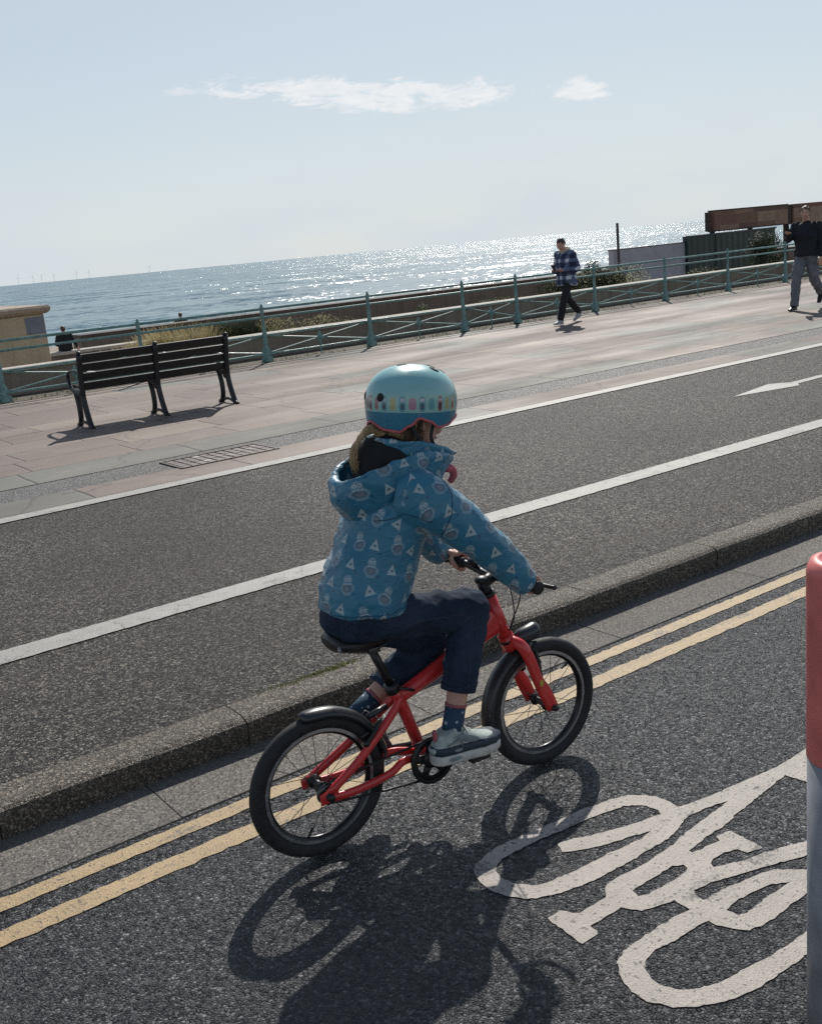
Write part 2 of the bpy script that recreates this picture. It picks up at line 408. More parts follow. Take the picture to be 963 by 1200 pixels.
marks('white_lines', M_white, [(FAR0, FAR1, 4.778, 4.963), (FAR0, FAR1, 7.715, 8.0)][:1], K+.003)
marks('white_edge_line', M_white, [(FAR0, FAR1, 7.75, 7.92)], K+.005)
# arrow on the far lane
bm = bmesh.new()
arr = [(8.293, 6.335), (9.10, 6.160), (9.19, 6.24), (9.585, 6.262), (10.9, 6.27), (10.9, 6.37), (9.834, 6.365), (9.25, 6.355), (9.076, 6.50)]
bm.faces.new([bm.verts.new((x, y, K+.002)) for x, y in arr]); struct('arrow_marking', bm, M_white)
# cycle symbol: outline with holes, filled by a 2D curve
CYC_OUT = [(2.084, 2.193), (2.061, 2.193), (1.975, 2.199), (1.894, 2.208), (1.815, 2.217), (1.753, 2.219), (1.696, 2.209), (1.653, 2.194), (1.621, 2.162), (1.603, 2.114), (1.602, 2.067), (1.614, 2.021), (1.637, 1.98), (1.668, 1.95), (1.711, 1.931), (1.757, 1.917), (1.826, 1.902), (1.898, 1.897), (1.955, 1.896), (2.007, 1.893), (2.037, 1.897), (2.093, 1.897), (2.149, 1.896), (2.207, 1.91), (2.249, 1.927), (2.272, 1.935), (2.32, 1.932), (2.382, 1.925), (2.441, 1.907), (2.376, 1.899), (2.314, 1.892), (2.258, 1.889), (2.195, 1.879), (2.13, 1.866), (2.067, 1.861), (2.009, 1.858), (1.957, 1.861), (1.927, 1.863), (1.887, 1.866), (1.855, 1.863), (1.825, 1.845), (1.807, 1.824), (1.705, 1.824), (1.689, 1.834), (1.689, 1.855), (1.68, 1.866), (1.627, 1.867), (1.62, 1.73), (1.674, 1.729), (1.683, 1.735), (1.684, 1.765), (1.799, 1.764), (1.83, 1.719), (1.889, 1.699), (1.926, 1.689), (1.925, 1.665), (1.923, 1.636), (1.845, 1.644), (1.749, 1.642), (1.674, 1.639), (1.633, 1.62), (1.598, 1.583), (1.58, 1.527), (1.58, 1.476), (1.608, 1.425), (1.651, 1.389), (1.709, 1.357), (1.793, 1.335), (1.891, 1.329), (1.978, 1.326), (2.166, 1.315), (2.363, 1.326), (2.493, 1.364), (2.544, 1.431), (2.526, 1.51), (2.501, 1.561), (2.411, 1.612), (2.333, 1.644), (2.279, 1.662), (2.207, 1.677), (2.152, 1.699), (2.123, 1.714), (2.132, 1.731), (2.156, 1.74), (2.2, 1.736), (2.243, 1.723), (2.244, 1.692), (2.3, 1.677), (2.304, 1.802), (2.252, 1.805), (2.241, 1.784), (2.135, 1.803), (2.137, 1.812), (2.233, 1.827), (2.315, 1.824), (2.393, 1.843), (2.477, 1.851), (2.569, 1.863), (2.694, 1.88), (2.703, 1.814), (2.68, 1.674), (2.728, 1.684), (2.796, 1.808), (3.153, 1.923), (3.154, 1.972), (2.887, 1.938), (2.784, 1.931), (2.686, 1.933), (2.574, 1.951), (2.448, 1.962), (2.352, 1.979), (2.305, 1.992), (2.313, 2.035), (2.306, 2.083), (2.283, 2.123), (2.277, 2.121), (2.254, 2.148), (2.197, 2.171), (2.142, 2.18)]
CYC_HOLES = [[(2.225, 2.088), (2.192, 2.114), (2.134, 2.127), (2.047, 2.141), (1.955, 2.148), (1.879, 2.161), (1.795, 2.163), (1.738, 2.161), (1.7, 2.154), (1.672, 2.125), (1.661, 2.081), (1.675, 2.037), (1.71, 1.994), (1.751, 1.981), (1.814, 1.974), (1.891, 1.966), (1.977, 1.964), (2.042, 1.955), (2.09, 1.952), (2.147, 1.959), (2.119, 1.97), (2.072, 1.982), (2.0, 2.0), (1.932, 2.028), (1.876, 2.063), (1.898, 2.108), (1.976, 2.078), (2.064, 2.046), (2.138, 2.021), (2.186, 2.014), (2.237, 2.0), (2.246, 2.023), (2.243, 2.065)], [(2.057, 1.379), (1.963, 1.38), (1.904, 1.385), (1.834, 1.397), (1.761, 1.404), (1.704, 1.424), (1.667, 1.45), (1.647, 1.484), (1.646, 1.525), (1.663, 1.557), (1.682, 1.574), (1.737, 1.587), (1.809, 1.577), (1.873, 1.577), (1.922, 1.573), (1.922, 1.546), (1.938, 1.508), (1.965, 1.478), (1.996, 1.468), (2.059, 1.463), (2.127, 1.469), (2.195, 1.471), (2.305, 1.463), (2.387, 1.439), (2.393, 1.405), (2.309, 1.378), (2.168, 1.376)], [(1.99, 1.569), (1.996, 1.534), (2.018, 1.526), (2.107, 1.531), (2.212, 1.527), (2.169, 1.557), (2.092, 1.571), (2.027, 1.575)], [(1.997, 1.683), (2.06, 1.671), (2.134, 1.647), (2.213, 1.62), (2.271, 1.601), (2.35, 1.572), (2.361, 1.534), (2.29, 1.532), (2.262, 1.559), (2.237, 1.589), (2.194, 1.607), (2.127, 1.617), (2.064, 1.631), (1.98, 1.638), (1.991, 1.672)], [(1.878, 1.793), (1.875, 1.767), (1.899, 1.755), (1.978, 1.751), (2.04, 1.751), (2.069, 1.761), (2.074, 1.779), (2.046, 1.796), (1.969, 1.796), (1.924, 1.797)]]

cu_ = bpy.data.curves.new('cyc', 'CURVE'); cu_.dimensions = '2D'; cu_.fill_mode = 'BOTH'
for k_, poly in enumerate([CYC_OUT]+CYC_HOLES):
    sp = cu_.splines.new('POLY'); 
    q = []
    for i in range(len(poly)):
        a0 = Vector(poly[i]); a1 = Vector(poly[(i+1) % len(poly)]); nn = max(1, int((a1-a0).length/.012))
        for j in range(nn):
            c0 = a0.lerp(a1, j/nn); w = noise.noise_vector(Vector((c0.x*60, c0.y*60, k_)))*.0055; q.append((c0.x+w.x, c0.y+w.y))
    sp.points.add(len(q)-1); sp.use_cyclic_u = True
    for pt, (x, y) in zip(sp.points, q): pt.co = (x, y, 0, 1)
tmp = bpy.data.objects.new('cyc', cu_); COL.objects.link(tmp)
dg = bpy.context.evaluated_depsgraph_get(); dg.update()
me = bpy.data.meshes.new_from_object(tmp.evaluated_get(dg)); bpy.data.objects.remove(tmp); bpy.data.curves.remove(cu_)
me.materials.clear(); me.materials.append(M_cyc); me.name = 'cycle_symbol'
o = bpy.data.objects.new('cycle_symbol', me); COL.objects.link(o); o.location.z = .0025; tag(o, kind='structure')
if len(me.polygons) and me.polygons[0].normal.z < 0: me.flip_normals()

# beach and sea
bm = bmesh.new()
ys = [18.9, 20, 34, 46, 60, 75, 88, 110]; zs_ = [-1.55, -1.6, -1.35, -1.45, -2.0, -2.7, -3.45, -5.0]
xs = [-400+i*12 for i in range(100)]
rows = [[bm.verts.new((x, y, z+.12*noise.noise(Vector((x*.05, y*.08, 0))) if 20 < y < 100 else z)) for x in xs] for y, z in zip(ys, zs_)]
for A, B in zip(rows, rows[1:]):
    for i in range(len(xs)-1): bm.faces.new((A[i], A[i+1], B[i+1], B[i]))
struct('beach', bm, M_shingle, True)
def sea_mat():
    m, n, b = newmat('sea_water', .22, (.014, .075, .10), spec=.5)
    b.inputs['IOR'].default_value = 1.33
    p = n.geo()
    ps = n.vm('MULTIPLY', p, (1, 1, 0))
    rot = n.n.new('ShaderNodeVectorRotate'); rot.rotation_type = 'Z_AXIS'; n.l.new(ps, rot.inputs['Vector']); rot.inputs['Angle'].default_value = -.7
    q = n.vm('MULTIPLY', rot.outputs[0], (1.0, .55, 1))
    a = n.vm('SUBTRACT', n.noise(q, .07, 5, .62, out='Color'), (.5, .5, .5)); c = n.vm('SUBTRACT', n.noise(n.vm('ADD', q, (31, 7, 2)), .9, 5, .62, out='Color'), (.5, .5, .5))
    gust = n.rng(n.noise(q, .012, 4, .6), .3, .7, .7, 1.25)
    t = n.vm('MULTIPLY', n.vm('ADD', n.vm('SCALE', a, scale=1.5), n.vm('SCALE', c, scale=1.9)), (1, 1, 0))
    n.put(b.inputs['Normal'], n.vm('NORMALIZE', n.vm('ADD', n.vm('SCALE', t, scale=gust), (0, 0, 1))))
    big = n.noise(n.vm('MULTIPLY', p, (1, 1, 0)), .01, 4, .6)
    n.put(b.inputs['Base Color'], n.mix(n.rng(big, .35, .65), (.012, .085, .125), (.02, .12, .15)))
    return m
bm = bmesh.new(); quad(bm, -45000, 45000, 80, 60000, -3.5); struct('sea', bm, sea_mat())
# surf along the beach

# ------------------------------------------------------------------ walls beyond the fence
def wall(name, x0, x1, y0, y1, z0, z1, mat, label, cap=None, capmat=None, cat='wall'):
    t = empty(name, ((x0+x1)/2, (y0+y1)/2, z0)); tag(t, label, cat)
    ox, oy, oz = t.location
    bm = bmesh.new(); box(bm, x0-ox, x1-ox, y0-oy, y1-oy, 0, z1-z0-(cap or 0), bev=.01); obj('wall_face', bm, mat, t)
    if cap:
        bm = bmesh.new(); xx = x0
        step = 2.0
        while xx < x1-.01:
            e = min(xx+step, x1); box(bm, xx-ox+.004, e-ox-.004, y0-oy-.04, y1-oy+.04, z1-z0-cap+.001, z1-z0, bev=.012); xx = e
        obj('coping', bm, capmat or M_cap, t)
    return t
wall('garden_wall', -40, 70, 16.95, 17.22, -.1, .52, M_conc, 'long low brown concrete wall with pale sunlit coping just behind the railings', .06)
wall('beach_wall', -30, 16.2, 34.0, 34.6, -3.2, -.44, M_conc2, 'low dark beach wall that the seated figure in black sits on', .1)
wall('groyne_wall', 13.7, 75, 40.0, 41.0, -3.6, -.3, M_conc2, 'long dark brown sea wall at the top of the beach behind the dry plants', .12, wall_mat('dark_coping', (.07, .055, .045), (.10, .08, .065), 1, .4))
# pale rendered block with rounded coping at the left
t = empty('stone_shelter', (4.2, 23.5, -1.6)); tag(t, 'pale sandy rendered block with a rounded coping and a blue graffiti patch', 'stone building')
bm = bmesh.new(); box(bm, -7, 2.66, -1.5, 1.5, 0, 2.74, bev=.02); obj('wall', bm, M_stone, t)
bm = bmesh.new()
prof = [(-.02, .0), (.06, .02), (.11, .07), (.12, .13), (.08, .17), (.0, .185)]
def ringpts(o_, z_): return [(-7.1-o_, -1.5-o_, z_), (2.66+o_, -1.5-o_, z_), (2.66+o_, 1.5+o_, z_), (-7.1-o_, 1.5+o_, z_)]
rg = [[bm.verts.new(p) for p in ringpts(o_, 2.74+z_)] for o_, z_ in prof]
for A, B in zip(rg, rg[1:]):
    for k in range(4): bm.faces.new((A[k], A[(k+1) % 4], B[(k+1) % 4], B[k]))
bm.faces.new(rg[-1]); bm.faces.new(list(reversed(rg[0])))
obj('coping', bm, M_cap2 if 'M_cap2' in globals() else wall_mat('weathered_coping', (.36, .27, .19), (.45, .36, .26), 2.5, .8), t)
bm = bmesh.new(); box(bm, 2.26, 2.64, -1.508, -1.501, 2.36, 2.70); obj('graffiti', bm, wall_mat('blue_grey_paint', (.16, .18, .24), (.26, .27, .30), 3, .8), t)
bm = bmesh.new(); box(bm, -7, 2.70, -1.54, -1.502, 0, 1.0); obj('plinth', bm, M_conc, t)

# ------------------------------------------------------------------ railings
M_green = simple('green_painted_iron', (.16, .29, .27), .42, var=.25, scale=14, bumps=.15)
def make_rails():
    root = empty('promenade_railing', (12.9, 16.0, K)); tag(root, 'long pale green iron railings with crossed braces along the seaward edge', 'railing')
    posts = [-8.86, -6.68, -4.5, -2.32, -.14, 2.04, 4.22, 6.40, 8.59, 10.73, 12.90, 14.26, 16.45, 18.66, 20.85, 23.06, 25.25, 27.44, 29.63, 31.82, 34.0, 36.2, 38.4]
    bm = bmesh.new()
    prof = [(.068, 0), (.068, .03), (.05, .06), (.038, .16), (.034, .30), (.041, .42), (.041, .48), (.031, .52), (.027, .78), (.033, .80), (.033, .88), (.03, .90), (.036, .915), (.02, .93), (.023, .945), (.012, .965), (.0, .97)]
    lathe(bm, prof, n=10)
    # foot webs
    for s in (-1, 1):
        v = [bm.verts.new(p) for p in ((s*.03, -.008, .0), (s*.115, -.008, .0), (s*.105, -.008, .06), (s*.05, -.008, .13), (s*.03, -.008, .3))]
        v2 = [bm.verts.new(p) for p in ((s*.03, .008, .0), (s*.115, .008, .0), (s*.105, .008, .06), (s*.05, .008, .13), (s*.03, .008, .3))]
        bm.faces.new(v); bm.faces.new(list(reversed(v2)))
        for i in range(5): bm.faces.new((v[i], v[(i+1) % 5], v2[(i+1) % 5], v2[i]))
    bmesh.ops.recalc_face_normals(bm, faces=bm.faces)
    p0 = obj('post', bm, M_green, root, True)
    for i, x in enumerate(posts):
        p = p0 if i == 0 else p0.copy()
        if i: COL.objects.link(p); p.parent = root
        p.location = (x-12.9, 0, 0)
    for z, r in ((.885, .021), (.745, .019)):
        bm = bmesh.new(); tube(bm, [(-22, 0, z), (26, 0, z)], r, 10); obj('rail', bm, M_green, root, True)
    for z, w in ((.455, .022), (.135, .02)):
        bm = bmesh.new(); box(bm, -22, 26, -w, w, z-.014, z+.014, bev=.004); obj('rail', bm, M_green, root)
    for a, b in zip(posts, posts[1:]):
        cx, hw = (a+b)/2-12.9, (b-a)/2-.04
        bm = bmesh.new()
        for s in (-1, 1):
            for yy, zA, zB in ((0, .15, .44),):
                tube(bm, [(cx-hw, s*.006, zA if s > 0 else zB), (cx+hw, s*.006, zB if s > 0 else zA)], .0125, 6)
        # diamond boss and the strut under it
        d = [(-.085, .295), (-.03, .335), (0, .405), (.03, .335), (.085, .295), (.03, .255), (0, .185), (-.03, .255)]
        A = [bm.verts.new((cx+x, -.016, z)) for x, z in d]; B = [bm.verts.new((cx+x, .016, z)) for x, z in d]
        bm.faces.new(A); bm.faces.new(list(reversed(B)))
        for i in range(8): bm.faces.new((A[i], A[(i+1) % 8], B[(i+1) % 8], B[i]))
        ellipsoid(bm, (cx, -.016, .295), (.032, .012, .032), u=10, v=6)
        tube(bm, [(cx, 0, .0), (cx, 0, .19)], .012, 6)
        for sx in (-1, 1):   # corner gussets at the feet of the braces
            q = [(hw, .15), (hw-.10, .15), (hw-.03, .19), (hw, .27)]
            A = [bm.verts.new((cx+sx*x, -.007, z)) for x, z in q]; B = [bm.verts.new((cx+sx*x, .007, z)) for x, z in q]
            bm.faces.new(A); bm.faces.new(list(reversed(B)))
            for i in range(4): bm.faces.new((A[i], A[(i+1) % 4], B[(i+1) % 4], B[i]))
        bmesh.ops.recalc_face_normals(bm, faces=bm.faces)
        obj('cross_brace', bm, M_green, root)
make_rails()

# ------------------------------------------------------------------ kiosk yard on the right
M_lav = simple('pale_lilac_render', (.36, .36, .40), .8, var=.1, scale=2)
M_dkgreen = simple('dark_green_metal', (.022, .042, .036), .5, var=.2, scale=2)
t = empty('beach_wall_white', (35.4, 31.3, -1.6)); t.name = 'yard_wall'; tag(t, 'plain pale grey yard wall beside the dark green container', 'wall')
bm = bmesh.new(); box(bm, -2.17, 2.3, -.15, .15, 0, 2.5, bev=.01); obj('wall_face', bm, M_lav, t)
bm = bmesh.new(); box(bm, -2.2, 2.33, -.18, .18, 2.5, 2.53); obj('coping', bm, simple('dark_coping', (.10, .09, .09), .7), t)
bm = bmesh.new(); tube(bm, [(0, 0, 0), (0, 0, 3.57)], .055, 10); o = obj('pole', bm, simple('dark_timber', (.06, .05, .045), .8), None, True, (33.25, 30.9, -1.6)); tag(o, 'slim dark upright pole at the left end of the pale grey wall', 'pole')
# corrugated container
t = empty('metal_hoarding', (40.8, 32.2, -1.6)); tag(t, 'dark green corrugated metal hoarding below the brown patchwork timber box', 'hoarding')
bm = bmesh.new(); n_ = 62; L = 6.2
def corr(x): return (.03 if (x % 4) in (1, 2) else 0)
top = []; bot = []
for i in range(n_*1+1):
    x = -3.05+L*i/n_; y = -1.2+corr(i); top.append(bm.verts.new((x, y, 2.70))); bot.append(bm.verts.new((x, y, .12)))
for i in range(n_): bm.faces.new((bot[i], bot[i+1], top[i+1], top[i]))
obj('side_panel', bm, M_dkgreen, t)
bm = bmesh.new(); box(bm, -3.08, 3.18, -1.14, -.9, .0, 2.76, bev=.02); obj('body', bm, M_dkgreen, t)
bm = bmesh.new(); box(bm, -3.1, 3.2, -1.22, -1.12, 2.69, 2.765); box(bm, -3.1, 3.2, -1.22, -1.12, 0, .13); box(bm, -3.12, -3.0, -1.23, -1.1, 0, 2.77); box(bm, -1.2, -1.14, -1.225, -1.15, .14, 2.68); obj('frame', bm, M_dkgreen, t)
# patchwork timber box on posts
def patch_mat():
    m, n, b = newmat('patchwork_cladding', .75); p = n.obj(); x, y, z = n.sep(p)
    w = n.m('MULTIPLY', n.white(n.com(n.m('FLOOR', n.m('DIVIDE', z, .44)), 3, 1)), 3)
    u = n.m('FLOOR', n.m('ADD', n.m('DIVIDE', x, 1.35), w)); v = n.m('FLOOR', n.m('DIVIDE', z, .44))
    r = n.white(n.com(u, v, 4))
    c = n.ramp(r, [(0, (.19, .105, .075)), (.25, (.26, .165, .115)), (.45, (.13, .065, .06)), (.65, (.30, .21, .15)), (.85, (.19, .09, .07))], 'CONSTANT')
    c = n.mix(n.rng(n.noise(p, 3, 4), .3, .7, 0, .4), c, (.09, .06, .045))
    n.put(b.inputs['Base Color'], c); return m
t = empty('timber_kiosk_sign', (43.5, 31.4, -1.6)); t.name = 'timber_box'; tag(t, 'long brown patchwork timber box raised on posts above the green container', 'timber box')
bm = bmesh.new(); box(bm, -3.95, 1.4, -.4, -.05, 2.87, 3.70, bev=.01); obj('cladding', bm, patch_mat(), t)
bm = bmesh.new(); box(bm, 1.85, 9.5, -.4, -.05, 2.80, 3.72, bev=.01); obj('cladding', bm, patch_mat(), t)
M_dkw = simple('dark_stained_wood', (.04, .028, .022), .7, var=.3)
bm = bmesh.new(); box(bm, 1.41, 1.84, -.32, -.08, 2.84, 3.66); obj('infill_panel', bm, M_dkw, t)
for z in (3.70, 2.82):
    bm = bmesh.new(); box(bm, -3.97, 1.42, -.42, -.03, z+.001, z+.05); obj('trim_board', bm, M_dkw, t)
for x in (-3.9, -1.2, 1.5, 4.5, 8): 
    bm = bmesh.new(); box(bm, x-.07, x+.07, -.3, -.12, 0, 2.818); obj('post', bm, M_dkw, t)
bm = bmesh.new(); box(bm, -4.25, -4.10, -.30, -.1, 2.85, 3.68, bev=.01); box(bm, -4.099, -3.951, -.25, -.15, 2.95, 3.02); obj('side_board', bm, M_dkw, t)

# wind farm on the horizon
M_turb = simple('turbine_white', (.8, .8, .8), .6)
def turbine(x, y, ph):
    t = empty('wind_turbine', (x, y, -3.5))
    bm = bmesh.new(); tube(bm, [(0, 0, 0), (0, 0, 95)], [1.7, 1.0], 8); obj('tower', bm, M_turb, t)
    bm = bmesh.new()
    for k in range(3):
        a = ph+k*2*PI/3; tube(bm, [(0, -4, 95), (math.sin(a)*55, -4, 95+math.cos(a)*55)], [1.0, .5], 6)
    ellipsoid(bm, (0, -2, 95), (4, 6, 4), u=8, v=6); obj('rotor', bm, M_turb, t)
    return t
TL = ['leftmost', 'second from the left', 'third from the left', 'middle', 'third from the right', 'second from the right', 'rightmost, set apart']
for i, (az, dd) in enumerate([(73.6, 15500), (72.9, 16500), (72.5, 15800), (71.9, 16200), (70.8, 15000), (70.2, 16800), (67.2, 17000)]):
    a = math.radians(az); tt = turbine(math.cos(a)*dd, math.sin(a)*dd, i*.5)
    tag(tt, 'tiny pale wind turbine on the horizon, %s of the seven' % TL[i], 'wind turbine', 'wind turbines on the horizon')

# ------------------------------------------------------------------ plants
def leafmat(name, cols, rough=.6):
    m, n, b = newmat(name, rough); p = n.geo()
    r = n.n.new('ShaderNodeNewGeometry').outputs['Random Per Island']
    k = len(cols); c = n.ramp(r, [(i/k, col) for i, col in enumerate(cols)], 'LINEAR')
    c = n.mix(n.rng(n.noise(p, 3.5, 3), .35, .7, 0, .5), c, tuple(x*.55 for x in cols[0]))
    n.put(b.inputs['Base Color'], c)
    b.inputs['Subsurface Weight'].default_value = 0
    tr = n.n.new('ShaderNodeBsdfTranslucent'); n.put(tr.inputs[0], c)
    mx = n.n.new('ShaderNodeMixShader'); mx.inputs[0].default_value = .5
    n.l.new(b.outputs[0], mx.inputs[1]); n.l.new(tr.outputs[0], mx.inputs[2])
    out = [q for q in n.n if q.type == 'OUTPUT_MATERIAL'][0]; n.l.new(mx.outputs[0], out.inputs[0])
    return m
M_dry = leafmat('dry_grass_leaf', [(.34, .27, .13), (.50, .41, .21), (.22, .19, .09), (.58, .50, .30)])
M_herb = leafmat('dry_herb_leaf', [(.20, .19, .08), (.44, .38, .17), (.12, .12, .06), (.56, .50, .28)])
M_grn = leafmat('green_leaf', [(.045, .075, .025), (.09, .13, .04), (.03, .05, .02), (.13, .16, .06)])
M_dk = leafmat('dark_leaf', [(.018, .028, .014), (.035, .05, .022), (.012, .02, .01), (.05, .06, .03)])
M_flw = leafmat('pale_flower', [(.5, .48, .3), (.6, .58, .45), (.4, .36, .16), (.65, .62, .5)])
M_stem = simple('plant_stem', (.12, .09, .05), .8)
def blades(bm, cx, cy, rx, ry, h, n, w=.006, lean=.5, z0=0):
    for i in range(n):
        a = random.uniform(0, 2*PI); r = math.sqrt(random.random())
        x, y = cx+math.cos(a)*r*rx, cy+math.sin(a)*r*ry
        hh = h*random.uniform(.55, 1.05)*(1-.35*r*r); l = random.uniform(.1, lean)*hh; th = random.gauss(a, .9)
        pts = [Vector((x, y, z0))]
        for k in (1, 2, 3):
            f = k/3; pts.append(Vector((x+math.cos(th)*l*f*f, y+math.sin(th)*l*f*f, z0+hh*f*(1-.15*f*lean))))
        s = Vector((math.sin(th+.8), -math.cos(th+.8), 0))*w*random.uniform(.6, 1.4)
        prev = [bm.verts.new(pts[0]-s), bm.verts.new(pts[0]+s)]
        for k, p in enumerate(pts[1:]):
            q = s*(1-.28*(k+1)); cur = [bm.verts.new(p-q), bm.verts.new(p+q)]
            bm.faces.new((prev[0], prev[1], cur[1], cur[0])); prev = cur
def leaves(bm, cx, cy, rx, ry, h, n, size, z0=0, lob=5, seed=0, top=.0):
    rnd = random.Random(seed); cl = [(rnd.uniform(-.75, .75)*rx, rnd.uniform(-.6, .6)*ry, rnd.uniform(.25, .8)*h, rnd.uniform(.25, .5)) for _ in range(lob)]
    for i in range(n):
        c = rnd.choice(cl); d = Vector((rnd.gauss(0, 1), rnd.gauss(0, 1), rnd.gauss(0, 1))).normalized()*rnd.uniform(.55, 1.05)
        p = Vector((cx+c[0]+d.x*c[3]*rx, cy+c[1]+d.y*c[3]*ry*1.2, z0+max(.02, c[2]+d.z*c[3]*h*.75)))
        if top and p.z < z0+h*top: continue
        nrm = (d+Vector((rnd.uniform(-.7, .7), rnd.uniform(-.7, .7), rnd.uniform(-.2, 1)))).normalized()
        u = nrm.orthogonal().normalized(); u.rotate(Matrix.Rotation(rnd.uniform(0, 6.28), 3, nrm)); v = nrm.cross(u); s = size*rnd.uniform(.5, 1.3)
        vs = [bm.verts.new(p+q) for q in (u*s, v*s*.42+nrm*s*.08, -u*s, -v*s*.42+nrm*s*.08)]
        bm.faces.new(vs)
def plant(name, label, cat, X, Y, Z, parts, group=None):
    t = empty(name, (X, Y, Z)); tag(t, label, cat, group)
    for nm, mat, fn in parts:
        bm = bmesh.new(); fn(bm); obj(nm, bm, mat, t)
    return t
VZ = .10
plant('dry_grass_clump', 'clump of dry straw coloured grass behind the bench at the railings', 'dry grass', 7.9, 18.0, VZ, [
    ('blades', M_dry, lambda b: blades(b, 0, 0, .9, .35, .80, 2800, .009)), ('seed_heads', M_dry, lambda b: blades(b, -.15, .1, .5, .3, 1.0, 60, .008, .3))])
plant('dry_grass_clump', 'low tuft of pale dry grass left of the taller straw coloured clump', 'dry grass', 6.9, 18.0, VZ, [
    ('blades', M_dry, lambda b: blades(b, 0, 0, .5, .3, .52, 1000, .008))])
plant('spiky_shrub', 'dark green spiky shrub between the straw grass and the yellow herbs', 'shrub', 9.15, 18.2, VZ, [
    ('leaves', M_dk, lambda b: (blades(b, 0, 0, .45, .35, .86, 1500, .010, .7), leaves(b, 0, 0, .5, .4, .6, 700, .03, seed=4)))])
plant('herb_clump', 'sprawling clump of dry yellow flowering herbs against the dark sea wall', 'wild herbs', 10.6, 18.0, VZ, [
    ('stems', M_dk, lambda b: blades(b, 0, 0, 1.0, .4, .62, 800, .006, .6)), ('flower_heads', M_herb, lambda b: leaves(b, 0, 0, 1.1, .4, .68, 2600, .022, seed=9, lob=12))])
plant('low_plant', 'low bright green bush behind the railings beside the man in the checked shirt', 'low bush', 15.6, 18.1, VZ, [
    ('leaves', M_grn, lambda b: leaves(b, 0, 0, 1.5, .5, .46, 5000, .028, seed=12, lob=14))])
plant('low_plant', 'small green tuft behind the railings left of the low green bush', 'low bush', 13.6, 18.1, VZ, [
    ('leaves', M_grn, lambda b: leaves(b, 0, 0, .35, .3, .5, 500, .035, seed=13, lob=4))])
plant('flowering_bush', 'large dark bush dotted with pale yellow flowers right of the man in the checked shirt', 'bush', 18.7, 18.15, VZ, [
    ('leaves', M_dk, lambda b: leaves(b, 0, 0, 1.7, .6, .74, 14000, .026, seed=21, lob=22)),
    ('flower_heads', M_flw, lambda b: leaves(b, 0, -.1, 1.65, .66, .80, 2400, .024, seed=22, lob=22, top=.25)),
    ('dry_stalks', M_dry, lambda b: blades(b, -1.2, 0, .3, .2, 1.25, 5, .008, .35))])
plant('dark_bush', 'dark rounded bush top rising above the flowering bush at the pole', 'bush', 19.6, 18.8, VZ, [
    ('leaves', M_dk, lambda b: leaves(b, 0, 0, .8, .3, .98, 5000, .028, seed=31, lob=8))])
plant('flower_clump', 'low clump of pale dried flowers in front of the dark green container', 'wild flowers', 21.9, 18.0, VZ, [
    ('leaves', M_dk, lambda b: leaves(b, 0, 0, 1.3, .4, .5, 1800, .03, seed=41, lob=9)),
    ('flower_heads', M_herb, lambda b: leaves(b, 0, 0, 1.3, .42, .52, 500, .022, seed=42, lob=10, top=.3))])
plant('dark_bush', 'tall dark bush beside the left hand of the man in the dark top', 'bush', 25.6, 18.3, VZ, [
    ('leaves', M_dk, lambda b: leaves(b, 0, 0, .8, .5, 1.12, 5000, .032, seed=51, lob=9))])
# weeds along the foot of the railing
bm = bmesh.new()
for i in range(1500):
    x = random.uniform(0, 32); 
    if noise.noise(Vector((x*1.4, 3, 0))) > -.1: blades(bm, x, random.uniform(15.82, 16.3), .03, .03, random.uniform(.02, .07), 2, .006, .9, K)
tag(obj('verge_weeds', bm, M_grn), 'short scruffy weeds along the foot of the green railings', 'weeds', kind='stuff')
bm = bmesh.new()
for i in range(260):
    x = random.gauss(1.95, .12); y = 3.555+random.gauss(0, .012)
    blades(bm, x, y, .012, .008, random.uniform(.006, .018), 3, .003, .9, .113)
tag(obj('kerb_moss', bm, leafmat('moss', [(.10, .13, .03), (.16, .18, .05), (.2, .2, .08)])), 'yellow green moss growing along the back edge of the kerb', 'moss', kind='stuff')

# manhole cover in the strip
def drain():
    t = empty('access_cover', (4.05, 8.62, K)); tag(t, 'rectangular paved access cover set in the dark strip of the promenade', 'access cover')
    bm = bmesh.new()
    for (x0, x1, y0, y1) in ((-.50, .46, -.24, -.215), (-.50, .46, .215, .24), (-.50, -.475, -.214, .214), (.435, .46, -.214, .214)): box(bm, x0, x1, y0, y1, -.02, .008)
    obj('frame', bm, simple('rusty_iron', (.06, .045, .038), .6, .3, .3), t)
    bm = bmesh.new(); rnd = random.Random(5)
    for i in range(11):
        for j in range(5):
            box(bm, -.465+i*.082, -.465+i*.082+.07, -.205+j*.082, -.205+j*.082+.07, -.02, .004+rnd.random()*.003, bev=.004)
    m, n, b = newmat('cover_setts', .6); r = n.n.new('ShaderNodeNewGeometry').outputs['Random Per Island']
    n.put(b.inputs['Base Color'], n.ramp(r, [(0, (.09, .06, .055)), (.5, (.12, .09, .085)), (.8, (.16, .13, .115)), (.95, (.34, .30, .27))], 'CONSTANT'))
    obj('cover_plate', bm, m, t)
drain()

